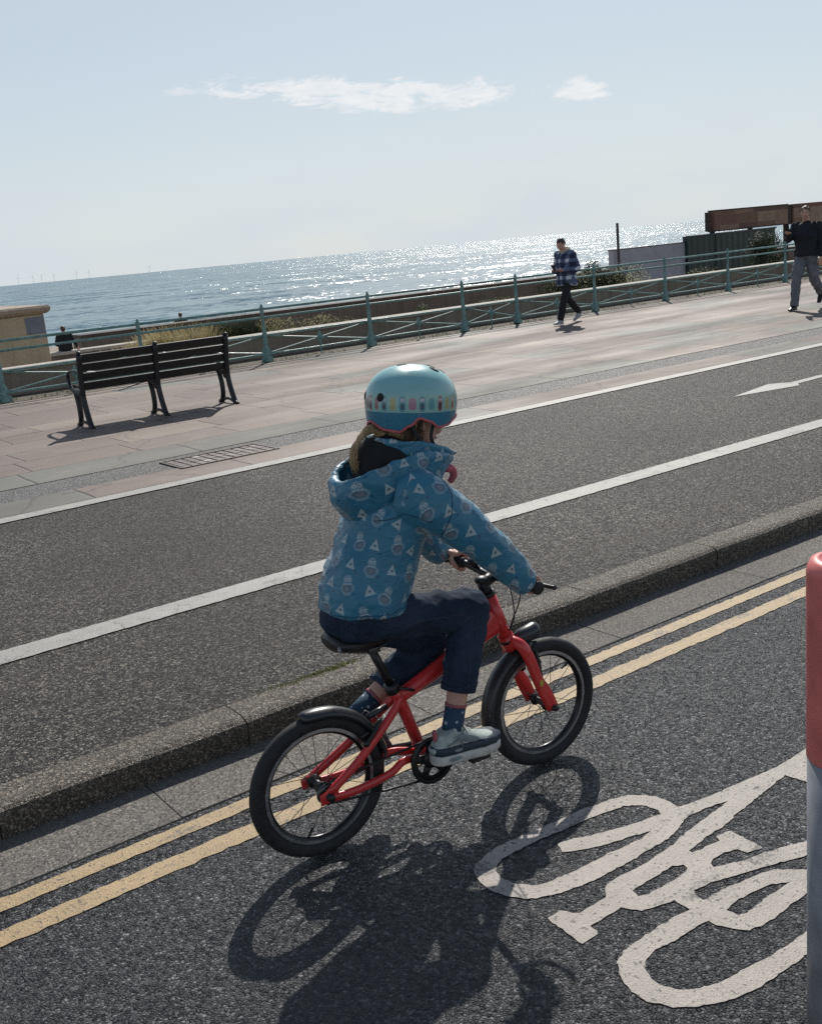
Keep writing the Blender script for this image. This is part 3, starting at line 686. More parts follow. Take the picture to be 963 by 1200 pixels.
# ------------------------------------------------------------------ bench
def bench():
    B = empty('park_bench', (4.9, 11.95, K), math.radians(-1.5)); tag(B, 'long dark slatted park bench with cast iron legs seen from behind on the promenade', 'bench')
    M_iron = simple('black_iron', (.012, .013, .015), .45, var=.2); M_slat = simple('dark_stained_slat', (.017, .015, .015), .5, var=.35, scale=18, bumps=.3)
    for k, x in enumerate((-.90, .0, .90)):
        bm = bmesh.new(); sd = (1, 0, 0)
        # rear leg flowing up into the back post
        rl = catmull([(x, -.22, .0, .022), (x, -.17, .03, .022), (x, -.10, .17, .022), (x, -.055, .32, .024), (x, -.06, .42, .026), (x, -.085, .60, .022), (x, -.135, .83, .022)], 4)
        tube(bm, [r[:3] for r in rl], [(.034, .034)]*len(rl), 8, sd)
        fl = catmull([(x, .22, .0), (x, .18, .04), (x, .145, .12), (x, .15, .26), (x, .20, .40)], 4)
        tube(bm, fl, [(.032, .031)]*len(fl), 8, sd)
        tube(bm, [(x, -.07, .40), (x, .08, .375), (x, .36, .42)], [(.024, .03)]*3, 8, sd)
        # feet: a scroll base joining both legs
        tube(bm, catmull([(x, -.25, .012), (x, -.17, .018), (x, -.04, .05), (x, .08, .05), (x, .19, .018), (x, .27, .012)], 3), .018, 8, sd)
        ellipsoid(bm, (x, -.22, .015), (.03, .05, .015), u=10, v=6); ellipsoid(bm, (x, .24, .015), (.03, .05, .015), u=10, v=6)
        ellipsoid(bm, (x, -.137, .845), (.03, .03, .025), u=10, v=8)
        ellipsoid(bm, (x, .02, .34), (.02, .05, .04), u=10, v=8)
        bmesh.ops.recalc_face_normals(bm, faces=bm.faces)
        obj('leg_frame', bm, M_iron, B, True)
        if k != 1:
            bm = bmesh.new(); ar = catmull([(x, -.09, .62), (x, .05, .635), (x, .22, .63), (x, .36, .60), (x, .395, .54), (x, .36, .47), (x, .31, .42)], 4)
            tube(bm, ar, [(.024, .017)]*len(ar), 8, sd); obj('armrest', bm, M_iron, B, True)
    def slat(y, z, tilt, w, name, x0, x1):
        bm = bmesh.new(); M = Matrix.Translation((0, y, z)) @ Matrix.Rotation(tilt, 4, 'X')
        box(bm, x0, x1, -.012, .012, -w/2, w/2, M, bev=.004); obj(name, bm, M_slat, B)
    tl = math.radians(14)
    for x0, x1 in ((-.875, -.026), (.026, .875)):
        for i in range(4):
            z = .785-i*.107; y = -.155+(.83-z)*.20+.04; slat(y, z, tl, .093, 'back_slat', x0, x1)
        for i in range(5): slat(.03+i*.08, .437+.004*i, PI/2-math.radians(3), .066, 'seat_slat', x0, x1)
bench()

# ------------------------------------------------------------------ bollard
t = empty('bollard', (1.751, 1.077, 0)); tag(t, 'plastic bollard with a faded red top and grey blue lower half at the right edge', 'bollard')
M_bred = simple('faded_red_plastic', (.74, .19, .16), .45, var=.15, scale=9, bumps=.05); M_bgrey = simple('grey_blue_plastic', (.28, .285, .31), .5, var=.16, scale=11, bumps=.08)
bm = bmesh.new(); lathe(bm, [(.079, .712), (.0795, .717), (.0795, 1.095), (.078, 1.105), (.072, 1.118), (.060, 1.123), (.055, 1.122), (.050, 1.118), (.02, 1.116), (0, 1.116)], n=48)
obj('red_top', bm, M_bred, t, True)
bm = bmesh.new(); lathe(bm, [(.078, .0), (.078, .7125)], n=48); obj('shaft', bm, M_bgrey, t, True)
bm = bmesh.new(); lathe(bm, [(.086, 0), (.086, .012), (.082, .02), (.0785, .022)], n=40); obj('base_ring', bm, simple('black_rubber', (.02, .02, .02), .7), t, True)
M_hole_shade = simple('hole_shade', (.14, .03, .03), .8)  # darker red discs colour in the shade of cap holes; none are cut
for k in range(6):
    a = k*PI/3+.9; bm = bmesh.new(); ellipsoid(bm, (.055*math.cos(a)*.62, .055*math.sin(a)*.62, 1.1165), (.010, .010, .0015), u=12, v=6); obj('cap_hole', bm, M_hole_shade, t)

# ------------------------------------------------------------------ bicycle
BX, BY, BR = 1.292, 2.575, math.radians(-4.07)
M_red = simple('red_frame_paint', (.62, .035, .032), .32, var=.1, scale=12)
M_red.node_tree.nodes['Principled BSDF'].inputs['Coat Weight'].default_value = .35
M_blk = simple('black_plastic', (.014, .014, .015), .42, var=.3)
M_tyre = simple('tyre_rubber', (.020, .020, .021), .72, var=.35, scale=60, bumps=.3, bdist=.001)
M_rim = simple('rim_metal', (.035, .036, .038), .3, .8, var=.1); M_rimw = simple('rim_brake_track', (.45, .45, .46), .35, .9, var=.1)
M_steel = simple('dark_steel', (.10, .10, .10), .35, .9); M_guard = simple('grey_mudguard', (.030, .032, .036), .30, var=.15)
M_sticker = simple('gold_decal', (.5, .36, .05), .5)
RW = .2255
bike = empty('bicycle', (BX, BY, 0), BR); tag(bike, "small red children's bicycle with black tyres, ridden by the child in the blue jacket", 'bicycle')
def wheel(x):
    w = empty('wheel', (x, 0, RW)); w.parent = bike
    bm = bmesh.new(); R0, r0 = RW-.0235, .0235
    tube(bm, [(R0*math.cos(a), 0, R0*math.sin(a)) for a in [2*PI*i/72 for i in range(72)]], [(r0, r0)]*72, 14, (0, 1, 0), True)
    # shallow tread blocks
    for v in bm.verts:
        a = math.atan2(v.co.z, v.co.x); rr = math.hypot(v.co.x, v.co.z)
        if rr > R0+.012: f = .9985 if int(a*36/PI+80) % 2 else 1.0015; v.co.x *= f; v.co.z *= f
    bmesh.ops.recalc_face_normals(bm, faces=bm.faces)
    obj('tyre', bm, M_tyre, w, True)
    bm = bmesh.new(); Rr = RW-.045
    for i in range(1): 
        prof = [(Rr+.002, -.0125), (Rr-.010, -.0125), (Rr-.018, -.006), (Rr-.019, 0), (Rr-.018, .006), (Rr-.010, .0125), (Rr+.002, .0125)]
        rg = [[bm.verts.new((r*math.cos(2*PI*k/64), y, r*math.sin(2*PI*k/64))) for k in range(64)] for r, y in prof]
        for j in range(len(rg)):
            A, Bq = rg[j], rg[(j+1) % len(rg)]
            for k in range(64): bm.faces.new((A[k], A[(k+1) % 64], Bq[(k+1) % 64], Bq[k]))
    bmesh.ops.recalc_face_normals(bm, faces=bm.faces); obj('rim', bm, M_rim, w, True)
    for s in (-1, 1):
        bm = bmesh.new(); pr = [(Rr+.001, s*.0132), (Rr-.0095, s*.0132)]
        rg = [[bm.verts.new((r*math.cos(2*PI*k/64), y, r*math.sin(2*PI*k/64))) for k in range(64)] for r, y in pr]
        for k in range(64): bm.faces.new((rg[0][k], rg[0][(k+1) % 64], rg[1][(k+1) % 64], rg[1][k]))
        obj('brake_track', bm, M_rimw, w, True)
    bm = bmesh.new(); lathe(bm, [(.006, -.058), (.006, -.032), (.022, -.031), (.022, -.027), (.012, -.024), (.012, .024), (.022, .027), (.022, .031), (.006, .032), (.006, .058)], axis='Y', n=16)
    obj('hub', bm, M_blk, w, True)
    for k in range(20):
        bm = bmesh.new(); s = 1 if k % 2 else -1; a = 2*PI*k/20; a2 = a+(.75 if (k//2) % 2 else -.75)
        tube(bm, [(.02*math.cos(a2), s*.029, .02*math.sin(a2)), ((Rr-.017)*math.cos(a), s*.002, (Rr-.017)*math.sin(a))], .0011, 5)
        obj('spoke', bm, M_steel, w)
    bm = bmesh.new(); a = math.radians(250 if x < .5 else 40); tube(bm, [((Rr-.016)*math.cos(a), 0, (Rr-.016)*math.sin(a)), ((Rr-.048)*math.cos(a+.06), 0, (Rr-.048)*math.sin(a+.06))], .0035, 6); obj('valve', bm, M_blk, w)
    return w
RX, FX = .083, .938
wheel(RX); wheel(FX)
def part(name, mat, fn, parent=None, smooth=True):
    bm = bmesh.new(); fn(bm); bmesh.ops.recalc_face_normals(bm, faces=bm.faces); return obj(name, bm, mat, parent or bike, smooth)
def frame(bm):
    tube(bm, catmull([(.385, 0, .415, .021, .023), (.50, 0, .452, .022, .026), (.64, 0, .505, .023, .031), (.725, 0, .545, .022, .042), (.782, 0, .575, .018, .055)], 3) and [r[:3] for r in catmull([(.385, 0, .415, .021, .023), (.50, 0, .452, .022, .026), (.64, 0, .505, .023, .031), (.725, 0, .545, .022, .042), (.782, 0, .575, .018, .055)], 3)],
         [(r[3], r[4]) for r in catmull([(.385, 0, .415, .021, .023), (.50, 0, .452, .022, .026), (.64, 0, .505, .023, .031), (.725, 0, .545, .022, .042), (.782, 0, .575, .018, .055)], 3)], 16, (0, 1, 0))
    tube(bm, [(.752, 0, .655), (.812, 0, .492)], .0235, 18)
    tube(bm, [(.362, 0, .462), (.385, 0, .415), (.452, 0, .205)], [.0185, .021, .0185], 16)
    lathe(bm, [(.024, -.036), (.024, .036)], (.452, 0, .203), 'Y', 18)
    for s in (-1, 1):
        q = catmull([(.39, s*.012, .422), (.33, s*.030, .372), (.20, s*.052, .285), (.085, s*.062, .222)], 4)
        tube(bm, q, [(.0105, .0145)]*len(q), 10, (0, 1, 0))
        q = catmull([(.44, s*.022, .203), (.36, s*.040, .222), (.30, s*.050, .203), (.18, s*.060, .198), (.085, s*.062, .205)], 4)
        tube(bm, q, [(.010, .0135)]*len(q), 10, (0, 1, 0))
        # dropout
        tube(bm, [(.115, s*.063, .215), (.055, s*.063, .208)], [(.005, .024), (.005, .018)], 8, (0, 1, 0))
part('frame', M_red, frame)
part('axle_nut', M_blk, lambda b: (lathe(b, [(.011, -.085), (.013, -.068), (.013, .068), (.011, .085)], (RX, 0, RW-.012), 'Y', 8)))
def fork(bm):
    for s in (-1, 1):
        q = catmull([(.818, s*.018, .485, .016, .018), (.838, s*.046, .468, .016, .020), (.860, s*.058, .415, .015, .021), (.885, s*.058, .34, .015, .020), (.912, s*.058, .285, .014, .026), (.940, s*.058, .222, .012, .024)], 4)
        tube(bm, [r[:3] for r in q], [(r[3], r[4]) for r in q], 12, (0, 1, 0))
    tube(bm, [(.806, 0, .505), (.83, 0, .455)], .027, 14)
part('fork', M_red, fork)
part('axle_nut', M_blk, lambda b: lathe(b, [(.010, -.082), (.013, -.066), (.013, .066), (.010, .082)], (FX, 0, RW), 'Y', 8))
part('fork_decal', M_sticker, lambda b: ellipsoid(b, (.889, -.0735, .33), (.009, .0012, .013), u=10, v=6))
part('headset', M_blk, lambda b: (tube(b, [(.748, 0, .667), (.751, 0, .656)], .026, 16), tube(b, [(.812, 0, .492), (.816, 0, .481)], .027, 16)))
part('stem', M_blk, lambda b: (tube(b, [(.750, 0, .660), (.733, 0, .708)], [.021, .019], 14), tube(b, [(.735, 0, .700), (.772, 0, .712)], .019, 12), ellipsoid(b, (.731, 0, .712), (.024, .022, .014))))
hb = catmull([(.765, -.25, .733), (.763, -.15, .735), (.770, -.07, .722), (.775, 0, .714), (.770, .07, .722), (.763, .15, .735), (.765, .25, .733)], 4)
part('handlebar', M_blk, lambda b: tube(b, hb, .0115, 12))
for s in (-1, 1):
    part('grip', M_tyre, lambda b: lathe(b, [(.012, s*.135), (.017, s*.138), (.0165, s*.16), (.0165, s*.235), (.0205, s*.24), (.021, s*.252), (.014, s*.256)], (.764, 0, .734), 'Y', 18))
    part('brake_lever', M_blk, lambda b: (tube(b, catmull([(.79, s*.115, .73), (.822, s*.145, .715), (.836, s*.19, .71), (.840, s*.235, .712)], 3), [.007]*10, 8), ellipsoid(b, (.782, s*.115, .732), (.022, .014, .014))))
part('bell', M_blk, lambda b: (ellipsoid(b, (.765, .085, .748), (.022, .022, .016))))
part('brake_cable', M_blk, lambda b: (tube(b, catmull([(.80, -.12, .728), (.845, -.06, .70), (.86, -.02, .61), (.835, .0, .53), (.862, .03, .45)], 6), .0024, 6), tube(b, catmull([(.80, .12, .728), (.86, .05, .68), (.83, -.03, .58), (.80, -.035, .53)], 6), .0024, 6)))
part('seat_post', M_blk, lambda b: (tube(b, [(.366, 0, .455), (.300, 0, .618)], .0135, 14)))
part('seat_clamp', M_blk, lambda b: (tube(b, [(.371, 0, .440), (.360, 0, .468)], .0235, 16), tube(b, [(.372, -.02, .452), (.385, -.034, .456), (.42, -.04, .44)], .005, 8)))
def saddle(bm):
    rows = [(.165, 0, .655, .03, .012), (.175, 0, .655, .062, .024), (.20, 0, .652, .076, .030), (.25, 0, .640, .068, .032), (.30, 0, .636, .046, .030), (.36, 0, .640, .030, .024), (.42, 0, .644, .022, .020), (.445, 0, .642, .010, .010)]
    ltube(bm, rows, 20, (0, 1, 0), 3)
sdl = part('saddle', M_blk, saddle)
part('saddle_rail', M_steel, lambda b: (tube(b, catmull([(.20, .03, .63), (.27, .022, .603), (.33, .02, .603), (.41, .008, .628)], 3), .0035, 6), tube(b, catmull([(.20, -.03, .63), (.27, -.022, .603), (.33, -.02, .603), (.41, -.008, .628)], 3), .0035, 6), box(b, .285, .325, -.03, .03, .592, .612, bev=.004)), sdl)
part('saddle_bumper', simple('saddle_label', (.25, .26, .28), .5), lambda b: ellipsoid(b, (.176, -.055, .650), (.006, .02, .009), Matrix.Rotation(-.5, 4, 'Z')), sdl)
def mudguard(bm, cx, a0, a1, R, w):
    n = 20; rows = []
    for i in range(n+1):
        a = math.radians(a0+(a1-a0)*i/n); ta = min(1, min(i, n-i)/2.5+.55)
        rows.append([(cx+(R+dz)*math.cos(a), y*w*ta, RW+(R+dz)*math.sin(a)) for y, dz in ((-1, -.018), (-.85, -.004), (-.45, .006), (0, .009), (.45, .006), (.85, -.004), (1, -.018), (.80, -.009), (0, .003), (-.80, -.009))])
    V = [[bm.verts.new(p) for p in r] for r in rows]
    for A, B in zip(V, V[1:]):
        for k in range(10): bm.faces.new((A[k], A[(k+1) % 10], B[(k+1) % 10], B[k]))
    bm.faces.new(V[0]); bm.faces.new(list(reversed(V[-1])))
part('rear_mudguard', M_guard, lambda b: (mudguard(b, RX, 5, 99, RW+.010, .034), tube(b, [(.34, 0, .40), (.27, 0, .385)], .010, 8)))
part('front_mudguard', M_guard, lambda b: (mudguard(b, FX, 98, 196, RW+.010, .034)))
part('front_light', M_guard, lambda b: (tube(b, [(.845, 0, .474), (.872, 0, .480), (.925, 0, .487), (.938, 0, .488)], [.018, .026, .030, .026], 16)))
def vbrake(x, z, dx, dz):
    def f(b):
        for s in (-1, 1):
            tube(b, catmull([(x, s*.045, z), (x+dx*.5, s*.050, z+dz*.5), (x+dx, s*.040, z+dz)], 3), .007, 8); ellipsoid(b, (x, s*.046, z), (.012, .010, .012), u=10, v=8)
            tube(b, [(x+dx*.35-.025, s*.022, z+dz*.35-.01), (x+dx*.35+.025, s*.022, z+dz*.35+.01)], .008, 8)
        tube(b, [(x+dx, -.045, z+dz), (x+dx, .045, z+dz)], .003, 6)
    return f
part('front_brake', M_blk, vbrake(.905, .345, -.008, .085)); part('rear_brake', M_blk, vbrake(.235, .325, .055, .06))
def disc_with_holes(bm, c, R, r_in, holes, y, t=.004):
    # spider ring: outer ring, hub disc, arms
    lathe(bm, [(R-.020, y-t), (R, y-t), (R, y+t), (R-.020, y+t), (R-.020, y-t)], c, 'Y', 40)
    lathe(bm, [(r_in, y-t-.002), (r_in, y+t)], c, 'Y', 20)
    for k in range(holes):
        a = 2*PI*k/holes+.4; tube(bm, [(c[0]+r_in*.6*math.cos(a), y, c[2]+r_in*.6*math.sin(a)), (c[0]+(R-.01)*math.cos(a), y, c[2]+(R-.01)*math.sin(a))], [(t, .016), (t, .013)], 8, (0, 1, 0))
BBX, BBZ = .452, .203
part('chainring', M_blk, lambda b: (disc_with_holes(b, (BBX, 0, BBZ), .074, .030, 5, -.052), lathe(b, [(.066, -.064), (.080, -.064), (.080, -.060), (.066, -.060), (.066, -.064)], (BBX, 0, BBZ), 'Y', 40)))
part('rear_sprocket', M_steel, lambda b: lathe(b, [(.012, -.048), (.032, -.048), (.032, -.045), (.012, -.045)], (RX, 0, RW-.010), 'Y', 24))
part('chain', M_blk, lambda b: (tube(b, [(RX, -.047, RW-.043), (.27, -.049, .155), (BBX, -.052, BBZ-.066)], .0042, 6), tube(b, [(RX, -.047, RW+.022), (BBX, -.052, BBZ+.066)], .0042, 6)))
CA = math.radians(-2)
PR = (BBX+.125*math.cos(CA)+.0, -.115, BBZ+.125*math.sin(CA)); PL = (BBX-.118, .115, BBZ+.02)
for s, P in ((-1, PR), (1, PL)):
    part('crank', M_blk, lambda b: tube(b, [(BBX, s*.068, BBZ), (P[0], s*.085, P[2])], [(.007, .013), (.006, .010)], 10, (0, 1, 0)))
    part('pedal', M_blk, lambda b: (box(b, P[0]-.036, P[0]+.036, P[1]-.035, P[1]+.035, P[2]-.011, P[2]+.011, bev=.005), tube(b, [(P[0], s*.08, P[2]), (P[0], P[1], P[2])], .005, 6)), None, False)
part('reflector', simple('white_reflector', (.5, .5, .5), .3), lambda b: box(b, PR[0]+.0365, PR[0]+.039, PR[1]-.025, PR[1]+.025, PR[2]-.008, PR[2]+.008), None, False)

# ------------------------------------------------------------------ figures
M_skin = simple('skin', (.56, .32, .24), .5, var=.1, scale=40)
M_skin.node_tree.nodes['Principled BSDF'].inputs['Subsurface Weight'].default_value = .08
M_eye = simple('eye_white', (.7, .68, .65), .25); M_iris = simple('iris', (.06, .04, .03), .2)
def hand_grip(bm, G, s, sc=1.0, r=.0075):
    """closed hand round a bar along y at G; s=+1 left hand, -1 right hand"""
    gx, gy, gz = G
    ellipsoid(bm, (gx-.012*sc, gy, gz+.026*sc), (.030*sc, .036*sc, .013*sc), Matrix.Rotation(.45, 4, 'Y'))
    L = [1.0, 1.08, 1.02, .86]
    for i in range(4):
        y = gy-s*(.027-.018*i)*sc; q = L[i]
        tube(bm, catmull([(gx-.002, y, gz+.030*sc), (gx+.022*sc*q, y, gz+.022*sc), (gx+.030*sc*q, y, gz-.002), (gx+.016*sc, y, gz-.024*sc*q), (gx-.006, y, gz-.024*sc*q)], 3), [r*sc*k for k in (1.1, 1.1, 1.05, 1.0, 1.05, 1.0, .98, .95, .95, .92, .9, .85, .8)], 8)
    yt = gy-s*.040*sc
    tube(bm, catmull([(gx-.030*sc, gy-s*.020*sc, gz+.018*sc), (gx-.030*sc, yt, gz-.002), (gx-.008*sc, yt-s*.002, gz-.026*sc), (gx+.016*sc, yt+s*.004, gz-.028*sc)], 3), [r*1.2*sc, r*1.15*sc, r*1.1*sc, r*1.05*sc, r*1.05*sc, r*1.0*sc, r*.98*sc, r*.95*sc, r*.92*sc, r*.85*sc], 8)
def head(bm, c, s, M=None, child=False):
    """head facing +x; c centre of skull, s head height"""
    M = (M or Matrix()); T = Matrix.Translation(c) @ M.to_4x4()
    def E(p, r, rot=None):
        q = bmesh.ops.create_uvsphere(bm, u_segments=20, v_segments=14, radius=1)
        bmesh.ops.transform(bm, matrix=T @ Matrix.Translation(Vector(p)*s) @ (rot or Matrix()) @ Matrix.Diagonal((r[0]*s, r[1]*s, r[2]*s, 1)), verts=q['verts'])
    E((-.03, 0, .08), (.40, .325, .37)); E((.10, 0, -.14), (.27, .255, .30)); E((.17, 0, -.34), (.15, .16, .12))
    E((.36, 0, .10), (.05, .20, .035)); E((.41, 0, -.06), (.055, .045, .10), Matrix.Rotation(-.35, 4, 'Y')); E((.445, 0, -.10), (.045, .05, .035))
    E((.36, .12, -.10), (.07, .09, .09)); E((.36, -.12, -.10), (.07, .09, .09))
    E((.365, 0, -.225), (.035, .095, .022)); E((.36, 0, -.27), (.035, .08, .022)); E((.33, 0, -.37), (.06, .07, .05))
    for q in (-1, 1): E((-.02, q*.325, -.04), (.065, .03, .105), Matrix.Rotation(q*.3, 4, 'Z'))
def face_bits(P, c, s, M=None):
    T = Matrix.Translation(c) @ (M or Matrix()).to_4x4()
    for q in (-1, 1):
        bm = bmesh.new(); ellipsoid(bm, (0, 0, 0), (.045*s, .055*s, .035*s), u=12, v=8); bmesh.ops.transform(bm, matrix=T @ Matrix.Translation(Vector((.335, q*.15, .0))*s), verts=bm.verts); e = obj('eye', bm, M_eye, P, True)
        bm = bmesh.new(); ellipsoid(bm, (0, 0, 0), (.012*s, .026*s, .026*s), u=12, v=8); bmesh.ops.transform(bm, matrix=T @ Matrix.Translation(Vector((.375, q*.15, .0))*s), verts=bm.verts); obj('iris', bm, M_iris, e, True)
        bm = bmesh.new(); ellipsoid(bm, (0, 0, 0), (.02*s, .08*s, .014*s), u=12, v=6); bmesh.ops.transform(bm, matrix=T @ Matrix.Translation(Vector((.385, q*.15, .105))*s), verts=bm.verts); obj('eyebrow', bm, M_hairb, P, True)
    bm = bmesh.new(); ellipsoid(bm, (0, 0, 0), (.012*s, .085*s, .022*s), u=12, v=6); bmesh.ops.transform(bm, matrix=T @ Matrix.Translation(Vector((.392, 0, -.245))*s), verts=bm.verts); obj('lips', bm, simple('lips', (.38, .14, .12), .5), P, True)
def hairmat(name, a, b_):
    m, n, b = newmat(name, .45); p = n.obj()
    f = n.noise(n.vm('MULTIPLY', p, (1, 1, .12)), 240, 3, .7); c = n.mix(n.rng(f, .3, .7), a, b_); n.put(b.inputs['Base Color'], c)
    n.put(b.inputs['Normal'], n.bump(f, .6, .003)); return m
M_hairb = hairmat('brown_hair', (.045, .025, .014), (.10, .06, .03)); M_hairk = hairmat('child_hair', (.24, .15, .07), (.60, .43, .24))

def pattern_mat():
    m, n, b = newmat('printed_jacket_fabric', .42)
    u, v, _ = n.sep(n.uv()); U = n.m('DIVIDE', u, .063); V = n.m('DIVIDE', v, .069)
    i, j = n.m('FLOOR', U), n.m('FLOOR', V); par = n.m('MODULO', n.m('ABSOLUTE', n.m('ADD', i, j)), 2)
    r1 = n.white(n.com(i, j, 1)); r2 = n.white(n.com(i, j, 2))
    x = n.m('ADD', n.m('SUBTRACT', n.m('FRACT', U), .5), n.m('MULTIPLY', n.m('SUBTRACT', r1, .5), .24))
    y = n.m('ADD', n.m('SUBTRACT', n.m('FRACT', V), .5), n.m('MULTIPLY', n.m('SUBTRACT', r2, .5), .20))
    an = n.m('MULTIPLY', n.m('SUBTRACT', r1, .5), .9); ca, sa = n.m('COSINE', an), n.m('SINE', an)
    X = n.m('SUBTRACT', n.m('MULTIPLY', x, ca), n.m('MULTIPLY', y, sa)); Y = n.m('ADD', n.m('MULTIPLY', x, sa), n.m('MULTIPLY', y, ca))
    def ell(cx, cy, rx, ry, sym=False, pw=2):
        xx = n.m('ABSOLUTE', X) if sym else X
        a = n.m('POWER', n.m('ABSOLUTE', n.m('DIVIDE', n.m('SUBTRACT', xx, cx), rx)), pw); c = n.m('POWER', n.m('ABSOLUTE', n.m('DIVIDE', n.m('SUBTRACT', Y, cy), ry)), pw)
        return n.m('LESS_THAN', n.m('ADD', a, c), 1)
    isb = n.m('LESS_THAN', par, .5); notb = n.m('SUBTRACT', 1, isb)
    body = n.m('MAXIMUM', ell(0, .20, .21, .22), ell(0, -.13, .36, .29, pw=1.5))
    body = n.m('MULTIPLY', n.m('MAXIMUM', body, ell(0, -.36, .22, .08)), isb)
    base = n.mix(n.rng(n.noise(n.obj(), 8, 3), .3, .7), (.022, .15, .245), (.032, .19, .29))
    dots = n.m('MULTIPLY', n.m('LESS_THAN', n.m('LENGTH' if False else 'ADD', n.m('POWER', n.m('SUBTRACT', X, .36), 2), n.m('POWER', n.m('ADD', Y, .36), 2)), .004), 1)
    base = n.mix(n.m('MULTIPLY', dots, .7), base, (.008, .06, .12))
    c = n.mix(n.m('MULTIPLY', body, .92), base, (.17, .29, .36))
    c = n.mix(n.m('MULTIPLY', n.m('MULTIPLY', ell(0, -.14, .235, .18), isb), .9), c, (.085, .14, .19))
    c = n.mix(n.m('MULTIPLY', n.m('MULTIPLY', ell(0, -.17, .13, .10), isb), .6), c, (.20, .23, .27))
    c = n.mix(n.m('MULTIPLY', n.m('MULTIPLY', ell(.085, .22, .065, .065, True), isb), .9), c, (.50, .58, .60))
    c = n.mix(n.m('MULTIPLY', n.m('MULTIPLY', ell(.083, .215, .03, .03, True), isb), 1), c, (.01, .03, .05))
    for sx in (-.12, 0, .12): c = n.mix(n.m('MULTIPLY', n.m('MULTIPLY', ell(sx, .03, .045, .03), isb), .8), c, (.5, .58, .6))
    tri = n.m('MULTIPLY', n.m('MULTIPLY', n.m('LESS_THAN', n.m('ABSOLUTE', X), n.m('MULTIPLY', n.m('SUBTRACT', .22, Y), .56)), n.m('GREATER_THAN', Y, -.24)), notb)
    c = n.mix(n.m('MULTIPLY', tri, .9), c, (.38, .46, .47))
    c = n.mix(n.m('MULTIPLY', n.m('MULTIPLY', ell(0, -.07, .075, .055), notb), .8), c, (.02, .10, .15))
    n.put(b.inputs['Base Color'], c); b.inputs['Sheen Weight'].default_value = .15
    f = n.noise(n.obj(), 14, 4, .6); rd = n.m('ABSOLUTE', n.m('SUBTRACT', n.noise(n.vm('MULTIPLY', n.obj(), (1, 1, 1.7)), 11, 3, .55, 1.2), .5))
    rd = n.rng(rd, 0, .12, 0, 1, True); wv = n.noise(n.obj(), 420, 2, .5)
    n.put(b.inputs['Normal'], n.bump(n.m('ADD', n.m('ADD', f, n.m('MULTIPLY', rd, .22)), n.m('MULTIPLY', wv, .03)), .45, .008))
    return m
M_jacket = pattern_mat()
def assign_uv(bones):
    """bones: list of (A, B, kind); every face takes the pattern frame of its nearest bone so that the print never stretches"""
    BN = []
    for A, B_, up, r in bones:
        A, B_ = Vector(A), Vector(B_); t = (B_-A).normalized(); a = Vector(up); a = (a-t*a.dot(t)).normalized(); BN.append((A, B_, t, a, t.cross(a), r))
    def f(me):
        uv = me.uv_layers.new(name='UVMap')
        for p in me.polygons:
            c = p.center; best = None
            for k, (A, B_, t, a, b2, r) in enumerate(BN):
                s = max(0, min((B_-A).length, (c-A).dot(t))); d = (c-(A+t*s)).length-r
                if best is None or d < best[0]: best = (d, k)
            A, B_, t, a, b2, r = BN[best[1]]
            th0 = math.atan2((c-A).dot(b2), (c-A).dot(a))
            for li in p.loop_indices:
                q = me.vertices[me.loops[li].vertex_index].co-A
                th = math.atan2(q.dot(b2), q.dot(a))
                while th-th0 > PI: th -= 2*PI
                while th-th0 < -PI: th += 2*PI
                uu, vv = th*r, q.dot(t)
                if best[1]: uu, vv = .68*vv-.70*uu, -.70*vv-.68*uu
                uv.data[li].uv = (uu+best[1]*.37, vv)
    return f
def chain(*fs):
    def f(me):
        for q in fs: q(me); me.update()
    return f

# ---- the child
SH = {s: (.455, s*.125, 1.065) for s in (-1, 1)}; EL = {s: (.600, s*.200, .925) for s in (-1, 1)}; WR = {s: (.712, s*.222, .782) for s in (-1, 1)}
HC = Vector((.530, 0, 1.262)); HS = .20; HM = Matrix.Rotation(math.radians(10), 4, 'Y')
HIP = {s: (.245, s*.062, .705) for s in (-1, 1)}
KN = {-1: (.620, -.090, .672), 1: (.580, .085, .535)}; AN = {-1: (.515, -.105, .340), 1: (.318, .100, .372)}
HEEL = {-1: (.455, -.110, .272), 1: (.285, .105, .345)}; TOE = {-1: (.635, -.118, .238), 1: (.385, .118, .245)}
bm = bmesh.new()
head(bm, HC, HS, HM)
ltube(bm, [(.485, 0, 1.20, .046, .048), (.465, 0, 1.13, .050, .050), (.445, 0, 1.08, .08, .06)], 16, (0, 1, 0))
ltube(bm, [(.255, 0, .695, .08, .065), (.26, 0, .73, .105, .075), (.29, 0, .82, .09, .068), (.355, 0, .92, .09, .068), (.40, 0, 1.0, .11, .075), (.43, 0, 1.07, .115, .075), (.45, 0, 1.11, .06, .05)], 24, (0, 1, 0))
